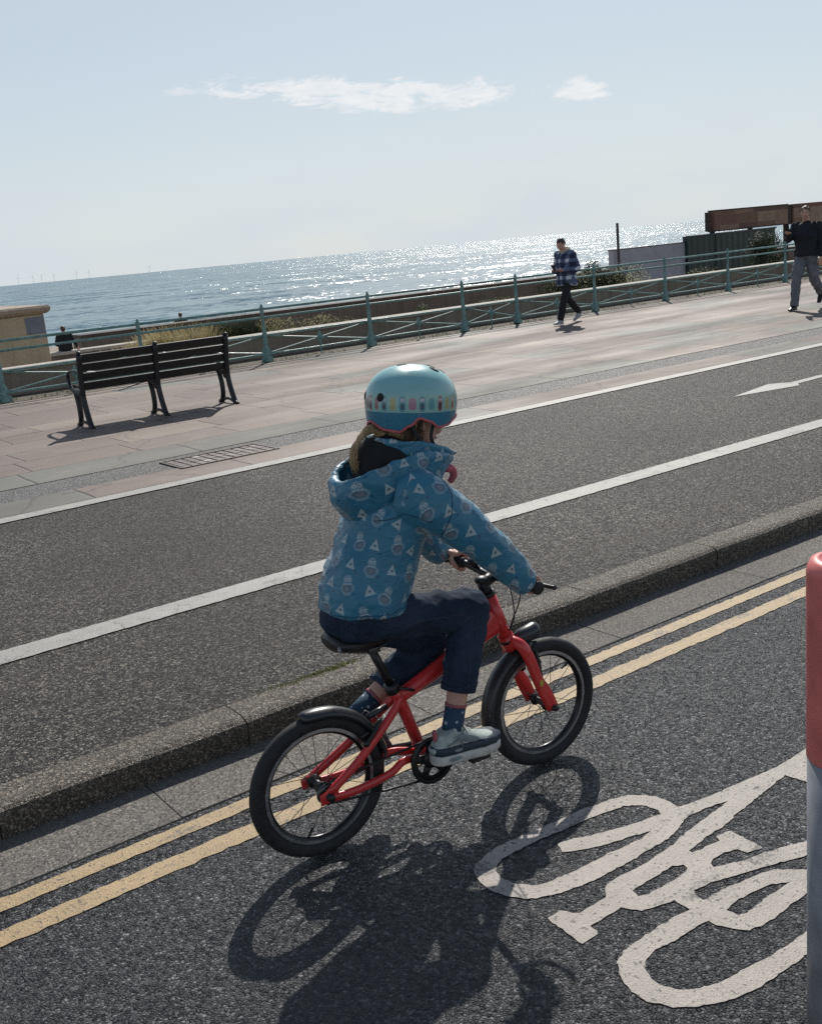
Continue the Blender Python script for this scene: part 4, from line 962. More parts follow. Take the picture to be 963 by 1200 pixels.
for s in (-1, 1):
    ltube(bm, [(*SH[s], .045, .045), ((SH[s][0]+EL[s][0])/2, (SH[s][1]+EL[s][1])/2, (SH[s][2]+EL[s][2])/2, .036, .036), (*EL[s], .032, .032), (.66, s*.212, .85, .030, .030), (*WR[s], .021, .021), (.738, s*.205, .765, .024, .02)], 14, (0, 1, 0))
    hand_grip(bm, (.764, s*.195, .734), s, 1.0)
    h, k, a = HIP[s], KN[s], AN[s]
    mid = tuple((p+q)/2 for p, q in zip(h, k)); cf = tuple(p*.6+q*.4 for p, q in zip(k, a))
    ltube(bm, [(h[0], h[1], h[2]+.028, .06, .06), (*mid, .052, .052), (*k, .043, .045), (*cf, .041, .043), (*a, .027, .029), (a[0]-.004, a[1], a[2]-.035, .028, .032)], 16, (0, 1, 0))
    hl, to = HEEL[s], TOE[s]
    ltube(bm, [(hl[0]+.01, hl[1], hl[2]+.02, .02, .022), (hl[0]*.6+to[0]*.4, (hl[1]+to[1])/2, hl[2]*.6+to[2]*.4+.012, .026, .022), (to[0]-.03, to[1], to[2]+.006, .03, .014)], 12, (0, 1, 0))
child = blob('person', bm, M_skin, None, .0042, 3)
child.location = (BX, BY, 0); child.rotation_euler = (0, 0, BR)
tag(child, 'child in a patterned blue jacket and pale blue helmet riding the red bicycle', 'person')
face_bits(child, HC, HS, HM)
# jacket
bm = bmesh.new()
ltube(bm, [(.300, 0, .735, .150, .134), (.303, 0, .765, .150, .134), (.316, 0, .80, .149, .131), (.338, 0, .85, .146, .130), (.372, 0, .92, .143, .122), (.41, 0, 1.0, .148, .120), (.44, 0, 1.075, .132, .104), (.465, 0, 1.13, .085, .085), (.475, 0, 1.16, .06, .065)], 32, (0, 1, 0))
for s in (-1, 1):
    rows = [(SH[s][0]-.03, s*.085, 1.065, .083, .083), (SH[s][0], s*.125, 1.055, .080, .085), (.515, s*.160, 1.005, .071, .073), (.565, s*.184, .952, .064, .067), (.608, s*.203, .905, .059, .062), (.655, s*.214, .850, .053, .056), (.70, s*.224, .795, .047, .050), (.728, s*.226, .763, .042, .045), (.742, s*.226, .748, .036, .038)]
    ltube(bm, rows, 24, (0, 1, 0), 4)
bones = [((.30, 0, .70), (.45, 0, 1.14), (0, -1, 0), .15)]+[(SH[s], (.74, s*.226, .75), (0, 0, 1), .07) for s in (-1, 1)]
jk = blob('jacket', bm, M_jacket, child, .0065, 5, chain(wrinkle(.0062, 7.5, (1.0, 1, 1.5), 3.3), wrinkle(.0022, 24, (1, 1, 1.4), 8.1), assign_uv(bones)))
# elastic cuffs showing under the sleeve ends
M_cuff = simple('grey_cuff', (.30, .33, .33), .8, var=.2, scale=60, bumps=.3)
for s in (-1, 1):
    bm = bmesh.new(); ltube(bm, [(.728, s*.224, .765, .030, .034), (.752, s*.214, .762, .030, .030), (.764, s*.208, .758, .026, .024)], 16, (0, 1, 0)); obj('cuff', bm, M_cuff, jk, True)
# hood lying on the shoulders: outer bag and standing collar, dark lining inside
def hood_ring(f, zoff, grow):
    """f: 0..2pi, 0 = front; closed rim round the neck"""
    c, s = math.cos(f), math.sin(f)
    fx = .148*c if c > 0 else .228*c
    return Vector((.490+fx*(1+grow), s*(.112+.028*max(0, -c))*(1+grow), 1.150+zoff-.024*max(0, c)-.040*max(0, -c)**2+.022*(s*s)))
bm = bmesh.new(); n_ = 56; rows = []
for zoff, grow, inn in ((.012, -.05, 1), (.020, .03, 0), (.008, .10, 0), (-.03, .14, 0), (-.07, .10, 0), (-.11, -.05, 0), (-.14, -.30, 0)):
    ring = []
    for k in range(n_):
        f = 2*PI*k/n_; back = max(0, -math.cos(f)); front = max(0, math.cos(f))
        p = hood_ring(f, zoff*(1.0-.62*front+.12*back), grow*(1-.5*front))
        if zoff < -.05: p.x += .02*back
        if zoff < .0: p.x -= front*(.045 if zoff < -.05 else .022)
        ring.append(bm.verts.new(p))
    rows.append(ring)
for A, B in zip(rows, rows[1:]):
    for k in range(n_): bm.faces.new((A[k], A[(k+1) % n_], B[(k+1) % n_], B[k]))
bm.faces.new(rows[-1])
bmesh.ops.recalc_face_normals(bm, faces=bm.faces)
hoodo = obj('hood', bm, M_jacket, jk, True)
sf = hoodo.modifiers.new('s', 'SOLIDIFY'); sf.thickness = .007; sf.offset = -1
ss = hoodo.modifiers.new('sub', 'SUBSURF'); ss.levels = 2; ss.render_levels = 2
dg = bpy.context.evaluated_depsgraph_get(); dg.update()
me = bpy.data.meshes.new_from_object(hoodo.evaluated_get(dg)); hoodo.modifiers.clear(); hoodo.data = me
chain(wrinkle(.008, 9, (1.2, 1.2, 1.6), 5.1), wrinkle(.003, 24, (1, 1, 1.6), 2.1), assign_uv([((.44, 0, 1.0), (.44, 0, 1.25), (0, -1, 0), .14)]))(me)
for p in me.polygons: p.use_smooth = True
# standing collar wedge
def collar_strip(name, mat, z0, z1, off, grow0, grow1, thick=.006, ph=2.9):
    bm = bmesh.new(); rows = []
    N = 48
    for k in range(N+1):
        f = -ph+2*ph*k/N; c, s = math.cos(f), math.sin(f); back = max(0, -c)
        bx = .500+(.150*c if c > 0 else .115*c); by = s*.098
        zt = z1-.066*max(0, c+.15)**1.3+.022*back; zb = z0-.020*max(0, c)
        rows.append([bm.verts.new((bx+grow0*c, by*(1+grow0*4), zb)), bm.verts.new((bx+(grow0+grow1)/2*c, by*(1+(grow0+grow1)*2), (zb+zt)/2)), bm.verts.new((bx+grow1*c, by*(1+grow1*4), zt))])
    for A, B in zip(rows, rows[1:]):
        for q in range(2): bm.faces.new((A[q], B[q], B[q+1], A[q+1]))
    o = obj(name, bm, mat, jk, True)
    a = o.modifiers.new('s', 'SOLIDIFY'); a.thickness = thick; b2 = o.modifiers.new('b', 'SUBSURF'); b2.levels = 1; b2.render_levels = 1
    dg = bpy.context.evaluated_depsgraph_get(); dg.update(); me = bpy.data.meshes.new_from_object(o.evaluated_get(dg)); o.modifiers.clear(); o.data = me
    chain(wrinkle(.006, 14, (1, 1, 1), 7.7), assign_uv([((.48, 0, 1.0), (.48, 0, 1.25), (0, -1, 0), .13)]))(me)
    for p in me.polygons: p.use_smooth = True
    return o
collar_strip('collar', M_jacket, 1.160, 1.218, 0, .0, .014)
M_lining = simple('black_lining', (.012, .012, .015), .9, var=.2)
bm = bmesh.new(); ltube(bm, [(.445, 0, 1.10, .10, .13), (.455, 0, 1.145, .105, .135), (.475, 0, 1.175, .085, .105), (.49, 0, 1.20, .075, .085)], 24, (0, 1, 0)); obj('hood_lining', bm, M_lining, jk, True)
bm = bmesh.new(); tube(bm, catmull([(.605, -.035, 1.105), (.632, -.03, 1.10), (.645, -.02, 1.075), (.635, -.01, 1.055)], 3), [.010, .012, .013, .013, .013, .012, .012, .011, .010, .008], 8); obj('zip_flap', bm, simple('pink_trim', (.50, .10, .13), .6), jk, True)
# jeans
def denim():
    m, n, b = newmat('denim', .85, spec=.15); p = n.obj()
    f = n.noise(p, 6, 5, .6); w = n.noise(n.vm('MULTIPLY', p, (1, 1, .3)), 420, 2, .6)
    c = n.mix(n.rng(f, .35, .7), (.011, .018, .035), (.030, .045, .078)); c = n.mix(n.rng(w, .4, .65, 0, .35), c, (.06, .09, .145))
    n.put(b.inputs['Base Color'], c);     n.put(b.inputs['Normal'], n.bump(n.m('ADD', n.m('MULTIPLY', f, 2), n.m('MULTIPLY', w, .2)), .4, .006)); return m
M_denim = denim()
bm = bmesh.new()
ltube(bm, [(.255, 0, .668, .09, .070), (.256, 0, .688, .118, .092), (.266, 0, .73, .126, .100), (.285, 0, .775, .114, .092), (.305, 0, .81, .10, .08)], 28, (0, 1, 0))
for s in (-1, 1):
    h, k, a = HIP[s], KN[s], AN[s]
    L = lambda p, q, t: tuple(x*(1-t)+y*t for x, y in zip(p, q))
    hem = L(k, a, .74); mid = L(h, k, .45); m2 = L(h, k, .82); c1_ = L(k, a, .14); c2_ = L(k, a, .42)
    ltube(bm, [(h[0], h[1], h[2]+.028, .072, .072), (mid[0], mid[1], mid[2]+.010, .068, .070), (*m2, .062, .066), (k[0], k[1], k[2]-.002, .058, .060), (*c1_, .058, .060), (*c2_, .056, .060), (*L(k, a, .62), .052, .057), (*hem, .050, .056)], 22, (0, 1, 0))
jn = blob('jeans', bm, M_denim, child, .0065, 5, chain(wrinkle(.009, 11, (1, 1, 1), 1.7), wrinkle(.003, 30, (1, 1, 1), 4.4)))
M_stitch = simple('denim_hem', (.03, .045, .075), .8)
for s in (-1, 1):
    k, a = Vector(KN[s]), Vector(AN[s]); d = (a-k).normalized(); h0 = k.lerp(a, .70)
    bm = bmesh.new(); tube(bm, [h0, h0+d*.016], [(.0515, .0575)]*2, 26, (0, 1, 0)); obj('hem', bm, M_denim, jn, True)
# pocket and side seams stitched on the jeans
M_thread = simple('seam_thread', (.045, .055, .08), .8)
from mathutils.bvhtree import BVHTree
bv = BVHTree.FromObject(jn, bpy.context.evaluated_depsgraph_get())
def stitch(pts, r=.0013, tgt=None, mat=None, par=None, nm='seam'):
    cc = catmull(pts, 8); q = []
    for p in cc:
        loc, nn, _, _ = (tgt or bv).find_nearest(Vector(p))
        if loc: q.append(loc+nn*.0004)
    bm = bmesh.new(); tube(bm, q, r, 5); obj(nm, bm, mat or M_thread, par or jn, True)
stitch([(.29, -.15, .80), (.235, -.15, .775), (.19, -.12, .765)]); stitch([(.34, -.14, .79), (.32, -.16, .755), (.27, -.16, .73)])
stitch([(.27, -.16, .80), (.27, -.16, .74), (.33, -.16, .70), (.50, -.17, .69), (.60, -.16, .66)])
stitch([(.60, -.16, .655), (.585, -.17, .60), (.56, -.17, .52), (.54, -.17, .44)])
jb = BVHTree.FromObject(jk, bpy.context.evaluated_depsgraph_get())
M_seamj = simple('jacket_seam', (.010, .07, .12), .6)
stitch([(.46, -.10, 1.14), (.50, -.18, 1.08), (.49, -.20, 1.0), (.46, -.20, .94)], .0016, jb, M_seamj, jk)
stitch([(.30, -.10, 1.02), (.36, -.18, 1.02), (.44, -.20, 1.0)], .0014, jb, M_seamj, jk)
stitch([(.17, -.05, .755), (.21, -.13, .753), (.30, -.18, .75), (.39, -.15, .75), (.46, -.06, .75)], .0014, jb, M_seamj, jk)
# socks and trainers
M_sock = None
def sockmat():
    m, n, b = newmat('spotted_sock', .85); p = n.obj(); v = n.vor(p, 42, 'F1', 'Distance', .35)
    c = n.mix(n.m('LESS_THAN', v, .24), (.02, .055, .10), (.35, .42, .45)); n.put(b.inputs['Base Color'], c); return m
M_sock = sockmat()
M_shoe = simple('pale_trainer_fabric', (.36, .42, .40), .6, var=.25, scale=26, bumps=.3); M_sole = simple('white_sole', (.55, .54, .50), .55, var=.15); M_navy = simple('navy_sidewall', (.018, .035, .055), .5); M_lace = simple('lace', (.50, .52, .50), .8)
M_shade = simple('grey_overlay', (.20, .25, .26), .6); M_tab = simple('pink_tab', (.45, .12, .14), .7)
def shoe(s, heel, toe, roll=0.0, L=.215, mats=None):
    """shoe in its own frame: x from heel to toe, z up; heel/toe are sole points"""
    mu, ms, mn = mats or (M_shoe, M_sole, M_navy)
    H, T = Vector(heel), Vector(toe); X = (T-H).normalized(); Yv = Vector((0, 1, 0)); Yv = (Yv-X*Yv.dot(X)).normalized(); Z = X.cross(Yv)
    M = Matrix((X, Yv, Z)).transposed().to_4x4(); M.translation = H
    k = L/.215
    def TB(bm): bmesh.ops.transform(bm, matrix=M @ Matrix.Scale(k, 4), verts=bm.verts)
    bm = bmesh.new()
    ltube(bm, [(.005, 0, .050, .018, .016), (.012, 0, .045, .026, .030), (.045, 0, .048, .031, .038), (.080, 0, .050, .032, .036), (.115, 0, .044, .034, .026), (.155, 0, .036, .037, .019), (.190, 0, .033, .033, .014), (.209, 0, .030, .020, .009)], 24, (0, 1, 0))
    ltube(bm, [(.046, 0, .050, .032, .036), (.044, 0, .072, .031, .036), (.040, 0, .086, .029, .034)], 20, (0, 1, 0))
    TB(bm); up = blob('shoe', bm, mu, child, .004, 4)
    bm = bmesh.new(); st = [(-.006, 0), (.0, .020), (.012, .031), (.05, .036), (.10, .036), (.15, .042), (.185, .039), (.208, .026), (.219, .008)]
    def outline(sc, z, lift): return [(x, y*sc, z+(lift*max(0, (x-.15)/.07)**2)) for x, y in st]+[(x, -y*sc, z+(lift*max(0, (x-.15)/.07)**2)) for x, y in reversed(st[1:])]
    def slab(bm, layers):
        V = [[bm.verts.new(p) for p in outline(sc, z, l)] for sc, z, l in layers]
        for A, B in zip(V, V[1:]):
            for i in range(len(A)): bm.faces.new((A[i], A[(i+1) % len(A)], B[(i+1) % len(A)], B[i]))
        bm.faces.new(list(reversed(V[0]))); bm.faces.new(V[-1]); bmesh.ops.recalc_face_normals(bm, faces=bm.faces)
    slab(bm, [(.94, -.004, .010), (1.0, .0, .010), (1.03, .012, .008), (.98, .024, .006)]); TB(bm); so_ = obj('sole', bm, ms, up, True)
    bm = bmesh.new(); slab(bm, [(1.0, .0245, .006), (1.05, .030, .004), (1.03, .041, .0), (.93, .047, -.002)]); TB(bm); obj('sidewall', bm, mn, up, True)
    bm = bmesh.new(); ellipsoid(bm, (.008, 0, .078), (.006, .012, .018)); TB(bm); obj('heel_tab', bm, M_tab, up, True)
    for sg in (-1, 1):   # panel seams along the upper
        bm = bmesh.new(); tube(bm, catmull([(.030, sg*.031, .052), (.075, sg*.036, .066), (.105, sg*.033, .058), (.150, sg*.036, .046), (.185, sg*.026, .044)], 4), .0022, 5); tube(bm, catmull([(.075, sg*.036, .045), (.082, sg*.030, .075), (.092, sg*.022, .086)], 3), .0022, 5); TB(bm); obj('seam', bm, M_shade, up, True)
    for q in range(5):
        bm = bmesh.new(); x = .085+q*.015; z = .092-q*.0105; tube(bm, catmull([(x, -.022, z-.010), (x+.004, 0, z+.001), (x, .022, z-.010)], 3), .0028, 6); TB(bm); obj('lace', bm, M_lace, up, True)
    bm = bmesh.new(); ellipsoid(bm, (.062, s*.0375, .035), (.013, .0015, .005)); ellipsoid(bm, (.052, s*.0375, .012), (.020, .0015, .006)); TB(bm); obj('air_window', bm, M_shade, so_, True)
    bm = bmesh.new(); ellipsoid(bm, (.10, s*.034, .060), (.040, .003, .010), Matrix.Rotation(.35, 4, 'Y')); TB(bm); obj('overlay', bm, M_shade, up, True)
    return up
shoe(-1, (.422, -.112, .222), (.644, -.122, .210), L=.238)
shoe(1, (.262, .105, .345), (.365, .118, .175), L=.215)
for s in (-1, 1):
    k, a = Vector(KN[s]), Vector(AN[s]); d = (a-k).normalized(); st_ = a-d*.040
    bm = bmesh.new(); tube(bm, [st_, a+d*.01, a+d*.045], [(.0315, .0335), (.031, .034), (.031, .035)], 20, (0, 1, 0)); so2 = obj('sock', bm, M_sock, child, True)
    bm = bmesh.new(); tube(bm, [st_-d*.006, st_+d*.003], [(.033, .036)]*2, 20, (0, 1, 0)); obj('sock_band', bm, simple('pink_band', (.35, .10, .12), .8), so2, True)
# hair under the helmet and the pony tail
bm = bmesh.new(); T = Matrix.Translation(HC) @ HM
q = bmesh.ops.create_uvsphere(bm, u_segments=20, v_segments=14, radius=1); bmesh.ops.transform(bm, matrix=T @ Matrix.Translation((-.030, 0, .014)) @ Matrix.Diagonal((.068, .070, .088, 1)), verts=q['verts'])
q = bmesh.ops.create_uvsphere(bm, u_segments=16, v_segments=10, radius=1); bmesh.ops.transform(bm, matrix=T @ Matrix.Translation((-.040, 0, -.035)) @ Matrix.Diagonal((.050, .062, .042, 1)), verts=q['verts'])
ltube(bm, [(.435, .0, 1.225, .022, .02), (.39, -.005, 1.258, .012, .012), (.35, -.01, 1.250, .010, .010), (.324, -.012, 1.225, .009, .008), (.316, -.012, 1.195, .007, .006), (.322, -.01, 1.165, .004, .004)], 12, (0, 1, 0))
rr_ = random.Random(3)
hair = blob('hair', bm, M_hairk, child, .004, 2, wrinkle(.005, 60, (1, 1, .25), 2))
bm = bmesh.new()
for i in range(170):
    a = rr_.uniform(0, 6.28); q = math.sqrt(rr_.random()); o1, o2 = math.cos(a)*q, math.sin(a)*q; w = rr_.uniform(.5, .95)
    pts = [(.43+.01*o1, .018*o2, 1.24+.018*o1), (.385, -.005+.016*o2*w, 1.262+.014*o1*w), (.347+.010*o1*w, -.01+.015*o2*w, 1.252+.012*o1), (.318+.012*o1*w, -.012+.014*o2*w, 1.218), (.309+.013*o1*w, -.012+.014*o2*w, 1.178), (.318+.014*o1*w+rr_.uniform(-.006, .006), -.012+.014*o2*w, 1.152+rr_.uniform(-.012, .03))]
    cc = catmull(pts, 3); tube(bm, cc, [.0014*(1-.6*i_/len(cc)) for i_ in range(len(cc))], 4)
obj('ponytail', bm, M_hairk, hair, True)
# stray strands at the temple and nape
bm = bmesh.new()
for i in range(90):
    s_ = rr_.choice((-1, 1)); x0 = rr_.uniform(.455, .525); y0 = s_*.066
    tube(bm, catmull([(x0, y0, 1.275), (x0+rr_.uniform(-.012, .006), y0+s_*rr_.uniform(0, .006), 1.24), (x0+rr_.uniform(-.03, .006), y0*.98+s_*rr_.uniform(-.004, .006), 1.20+rr_.uniform(-.02, .02))], 3), .0009, 4)
obj('strands', bm, M_hairb, hair, True)
# helmet
M_teal = None
def helmet_mat():
    m, n, b = newmat('printed_helmet_shell', .28); u, v, _ = n.sep(n.uv())
    z = v   # metres above the band centre
    c = n.mix(n.m('GREATER_THAN', z, -.022), (.03, .19, .29), (.24, .50, .50))
    c = n.mix(n.m('LESS_THAN', z, -.2), c, (.50, .12, .14))
    inb = n.m('MULTIPLY', n.m('GREATER_THAN', z, -.021), n.m('LESS_THAN', z, .028))
    U = n.m('DIVIDE', u, .028); i = n.m('FLOOR', U); r = n.white(n.com(i, 3, 1)); r2 = n.white(n.com(i, 7, 2))
    x = n.m('ABSOLUTE', n.m('SUBTRACT', n.m('FRACT', U), .5)); y = n.m('ABSOLUTE', n.m('DIVIDE', n.m('ADD', z, -.003), .052))
    odd = n.m('MODULO', n.m('ABSOLUTE', i), 2)
    shape = n.m('LESS_THAN', n.m('ADD', n.m('POWER', n.m('DIVIDE', x, n.m('ADD', .24, n.m('MULTIPLY', r, .2))), 4), n.m('POWER', n.m('DIVIDE', y, n.m('ADD', .33, n.m('MULTIPLY', odd, .1))), 4)), 1)
    cc = n.ramp(r, [(0, (.32, .10, .10)), (.2, (.45, .38, .15)), (.4, (.10, .32, .36)), (.55, (.40, .20, .26)), (.75, (.50, .42, .25)), (.9, (.12, .2, .35))], 'CONSTANT')
    c = n.mix(n.m('MULTIPLY', inb, .55), c, (.30, .50, .42))
    c = n.mix(n.m('MULTIPLY', n.m('MULTIPLY', shape, inb), .9), c, cc)
    inn = n.m('LESS_THAN', n.m('ADD', n.m('POWER', n.m('DIVIDE', x, .2), 4), n.m('POWER', n.m('DIVIDE', n.m('ABSOLUTE', n.m('ADD', z, .004)), .009), 4)), 1)
    c = n.mix(n.m('MULTIPLY', n.m('MULTIPLY', inn, odd), .85), c, n.ramp(r2, [(0, (.06, .03, .04)), (.4, (.30, .04, .05)), (.7, (.04, .08, .12))], 'CONSTANT'))
    eyes = n.m('LESS_THAN', n.m('ADD', n.m('POWER', n.m('DIVIDE', n.m('SUBTRACT', x, .12), .10), 2), n.m('POWER', n.m('DIVIDE', n.m('SUBTRACT', z, .014), .005), 2)), 1)
    c = n.mix(n.m('MULTIPLY', n.m('MULTIPLY', eyes, odd), .9), c, (.6, .5, .52))
    n.put(b.inputs['Base Color'], c); b.inputs['Coat Weight'].default_value = .5; b.inputs['Coat Roughness'].default_value = .12
    f = n.noise(n.obj(), 40, 3); n.put(b.inputs['Roughness'], n.rng(f, .3, .7, .24, .4)); return m
M_shell = helmet_mat()
HLC = Vector((.528, 0, 1.318)); HLM = Matrix.Translation(HLC) @ Matrix.Rotation(math.radians(7), 4, 'Y')
def zbot(f):   # lower edge by azimuth, 0 = front
    a = abs(math.degrees(f)); a = min(a, 360-a)
    pts = [(0, -.034), (25, -.036), (45, -.046), (62, -.062), (78, -.066), (92, -.048), (106, -.038), (118, -.060), (132, -.078), (150, -.074), (180, -.052)]
    for (a0, z0), (a1, z1) in zip(pts, pts[1:]):
        if a <= a1: t = (a-a0)/(a1-a0); t = t*t*(3-2*t); return z0+(z1-z0)*t
    return -.08
def hr(z):     # radius factor
    if z > 0: return max(0, 1-(z/.112)**2.35)**(1/2.2)
    return 1-.10*(z/-.1)**2 - .03*(z/-.1)
bm = bmesh.new(); uvl = bm.loops.layers.uv.new('UVMap'); N, Mz = 96, 22
def shell_pt(f, z):
    r = hr(z); fr = math.cos(f); return Vector(((.146 if fr > 0 else .142)*r*math.cos(f), .118*r*math.sin(f), z))
gr = []
for k in range(N+1):
    f = -PI+2*PI*k/N; zb = zbot(f); col_ = []
    for j in range(Mz+1):
        t = j/Mz
        if t < .42: z = zb*(1-t/.42)
        else: z = .112*math.sin((t-.42)/.58*PI/2)
        col_.append((f, z))
    gr.append(col_)
V = [[bm.verts.new(shell_pt(*p)) for p in c] for c in gr[:-1]]
for k in range(N):
    for j in range(Mz):
        q = [(k, j), (k+1, j), (k+1, j+1), (k, j+1)]
        fc = bm.faces.new([V[a % N][b2] for a, b2 in q])
        for lp, (a, b2) in zip(fc.loops, q): lp[uvl].uv = (gr[a][b2][0]*.132, gr[a][b2][1] if b2 else -.1 if False else gr[a][b2][1])
bmesh.ops.remove_doubles(bm, verts=bm.verts, dist=.0004)
bmesh.ops.transform(bm, matrix=HLM, verts=bm.verts); bmesh.ops.recalc_face_normals(bm, faces=bm.faces)
helm = obj('helmet', bm, [M_shell], child, True)
sf = helm.modifiers.new('s', 'SOLIDIFY'); sf.thickness = .012; sf.offset = -1
dg = bpy.context.evaluated_depsgraph_get(); dg.update(); me = bpy.data.meshes.new_from_object(helm.evaluated_get(dg)); helm.modifiers.clear(); helm.data = me
for p in me.polygons: p.use_smooth = True
bm = bmesh.new(); tube(bm, [HLM @ (shell_pt(-PI+2*PI*k/N, zbot(-PI+2*PI*k/N))) for k in range(N)], .0040, 8, None, True); obj('rim_trim', bm, simple('pink_rim', (.50, .11, .12), .5), helm, True)
M_vent_shade = simple('vent_shade', (.012, .012, .014), .8)  # dark discs carry the vents' inner shade as colour; the shell stays uncut
def vent(f, z, rx, rz):
    p = shell_pt(f, z); e = .002; du = (shell_pt(f+e, z)-p).normalized(); dv = (shell_pt(f, z+e*.05)-p).normalized(); nn = du.cross(dv).normalized()
    M = Matrix((du, dv, nn)).transposed().to_4x4(); M.translation = p
    bm = bmesh.new(); ellipsoid(bm, (0, 0, 0), (rx, rz, .0022), u=20, v=8); bmesh.ops.transform(bm, matrix=HLM @ M, verts=bm.verts); obj('vent', bm, M_vent_shade, helm, True)
for a in (-158, 158): vent(math.radians(a), .020, .0115, .0125)
for a, z in ((-55, .098), (55, .098), (-14, .090), (14, .090), (-14, .1045), (14, .1045), (180, .110)): vent(math.radians(a), z, .0120, .0150)
M_strap = simple('helmet_strap', (.03, .035, .04), .8)
for s in (-1, 1):
    bm = bmesh.new()
    for a in (.02, -.055):
        tube(bm, catmull([(HLC.x+a, s*.086, 1.262), (.528+a*.5, s*.080, 1.215), (.575, s*.055, 1.165)], 4), [(.006, .0012)]*9, 6, (1, 0, 0))
    obj('strap', bm, M_strap, helm, True)

# ------------------------------------------------------------------ walkers on the promenade
def adult(loc, rz, label, J, mats, H=1.7, phone=True, extra=None, shoes='pale', hair_mat=None, voxel=.009, collar=None):
    """J: joint dictionary in metres in the figure's own frame (x forward)"""
    bm = bmesh.new(); hc = Vector(J['head']); hm = Matrix.Rotation(math.radians(J.get('nod', 0)), 4, 'Y') 
    hm = Matrix.Rotation(math.radians(J.get('turn', 0)), 4, 'Z') @ hm
    head(bm, hc, .225, hm)
    ch = Vector(J['chest']); pv = Vector(J['pelvis']); sw = J.get('sw', .19)
    ltube(bm, [(*(hc+Vector((-.02, 0, -.07))), .055, .058), (*(ch+Vector((0, 0, .20))), .058, .06), (*(ch+Vector((-.005, 0, .14))), .10, .07)], 16, (0, 1, 0))
    ltube(bm, [(*(pv+Vector((0, 0, -.08))), .12, .09), (*pv, .165, .115), (*(pv.lerp(ch, .4)), .14, .10), (*ch, .165, .12), (*(ch+Vector((0, 0, .12))), .15, .10), (*(ch+Vector((0, 0, .17))), .07, .06)], 24, (0, 1, 0))
    arms = []; legs = []
    for s in (-1, 1):
        shp = Vector(J['sh'+'RL'[s > 0]]); e = Vector(J['el'+'RL'[s > 0]]); w = Vector(J['wr'+'RL'[s > 0]]); h = Vector(J['hand'+'RL'[s > 0]])
        ltube(bm, [(*shp, .055, .055), (*shp.lerp(e, .5), .045, .047), (*e, .039, .040), (*e.lerp(w, .4), .038, .039), (*w, .026, .028)], 14, (0, 1, 0))
        d = (h-w).normalized(); sd = d.orthogonal().normalized() if abs(d.y) > .9 else (Vector((0, 1, 0))-d*d.y).normalized(); nz = d.cross(sd)
        palm = w+d*.045
        M = Matrix((d, sd, nz)).transposed().to_4x4(); M.translation = palm
        q = bmesh.ops.create_uvsphere(bm, u_segments=14, v_segments=10, radius=1); bmesh.ops.transform(bm, matrix=M @ Matrix.Diagonal((.05, .042, .018, 1)), verts=q['verts'])
        for i, Lf in enumerate((.068, .076, .070, .055)):
            o0 = palm+d*.035+sd*(-.030+.020*i); cv = nz*(-.6 if J.get('curl', 1) else -.2)
            tube(bm, [o0, o0+d*Lf*.45+cv*.012, o0+d*Lf*.75+cv*.04, o0+d*Lf*.80+cv*.065], [.0105, .010, .0095, .008], 8)
        o0 = palm-sd*.03*(-s if J.get('thumbflip') else s)-d*.01; tube(bm, [o0, o0-sd*.03*s+d*.03+nz*-.01, o0-sd*.03*s+d*.06+nz*-.025], [.013, .0115, .009], 8)
        hp, k, a = (Vector(J[n+'RL'[s > 0]]) for n in ('hip', 'kn', 'an'))
        ltube(bm, [(*hp, .085, .09), (*hp.lerp(k, .5), .07, .075), (*k, .052, .056), (*k.lerp(a, .35), .050, .056), (*a, .034, .038), (*(a+Vector((.01, 0, -.04))), .034, .045)], 16, (0, 1, 0))
        t = Vector(J['toe'+'RL'[s > 0]]); ltube(bm, [(*(a+Vector((-.02, 0, -.05))), .03, .03), (*(a.lerp(t, .6)+Vector((0, 0, -.02))), .04, .025), (*t, .03, .015)], 12, (0, 1, 0))
        arms.append((shp, e, w)); legs.append((hp, k, a, t))
    P = blob('person', bm, M_skin, None, voxel, 3); P.location = loc; P.rotation_euler = (0, 0, rz); tag(P, label, 'person')
    face_bits(P, hc, .225, hm)
    # top
    bm = bmesh.new(); hem = J.get('hem', pv.z-.06); tw = J.get('bulk', 1)
    ltube(bm, [(pv.x, 0, hem, .19*tw, .145*tw), (pv.x, 0, hem+.04, .195*tw, .15*tw), (*pv.lerp(ch, .45), .18*tw, .145*tw), (*ch, .195*tw, .155*tw), (*(ch+Vector((0, 0, .12))), .17, .12), (*(ch+Vector((0, 0, .175))), .085, .085), (*(ch+Vector((.0, 0, .205))), .07, .075)], 28, (0, 1, 0))
    for shp, e, w in arms:
        ltube(bm, [(*(shp+Vector((0, -.04*math.copysign(1, shp.y), 0))), .085, .085), (*shp, .08, .082), (*shp.lerp(e, .5), .066, .07), (*e, .060, .064), (*e.lerp(w, .5), .052, .056), (*w, .040, .043)], 18, (0, 1, 0))
    top = blob('jacket', bm, mats['top'], P, .012, 4, wrinkle(.014, 6, (1, 1, 1.5), 2.2))
    # trousers
    bm = bmesh.new(); ltube(bm, [(pv.x, 0, pv.z-.10, .12, .10), (pv.x, 0, pv.z-.04, .17, .13), (pv.x, 0, pv.z+.08, .165, .125)], 24, (0, 1, 0))
    lw = J.get('legw', 1)
    for hp, k, a, t in legs:
        ltube(bm, [(*hp, .095, .105), (*hp.lerp(k, .5), .088*lw, .094*lw), (*k, .072*lw, .078*lw), (*k.lerp(a, .5), .068*lw, .074*lw), (*a, .060*lw, .070*lw), (*(a+(a-k).normalized()*.02), .058*lw, .068*lw)], 20, (0, 1, 0))
    blob('trousers', bm, mats['trousers'], P, .012, 4, wrinkle(.012, 7, (1, 1, 1), 4.2))
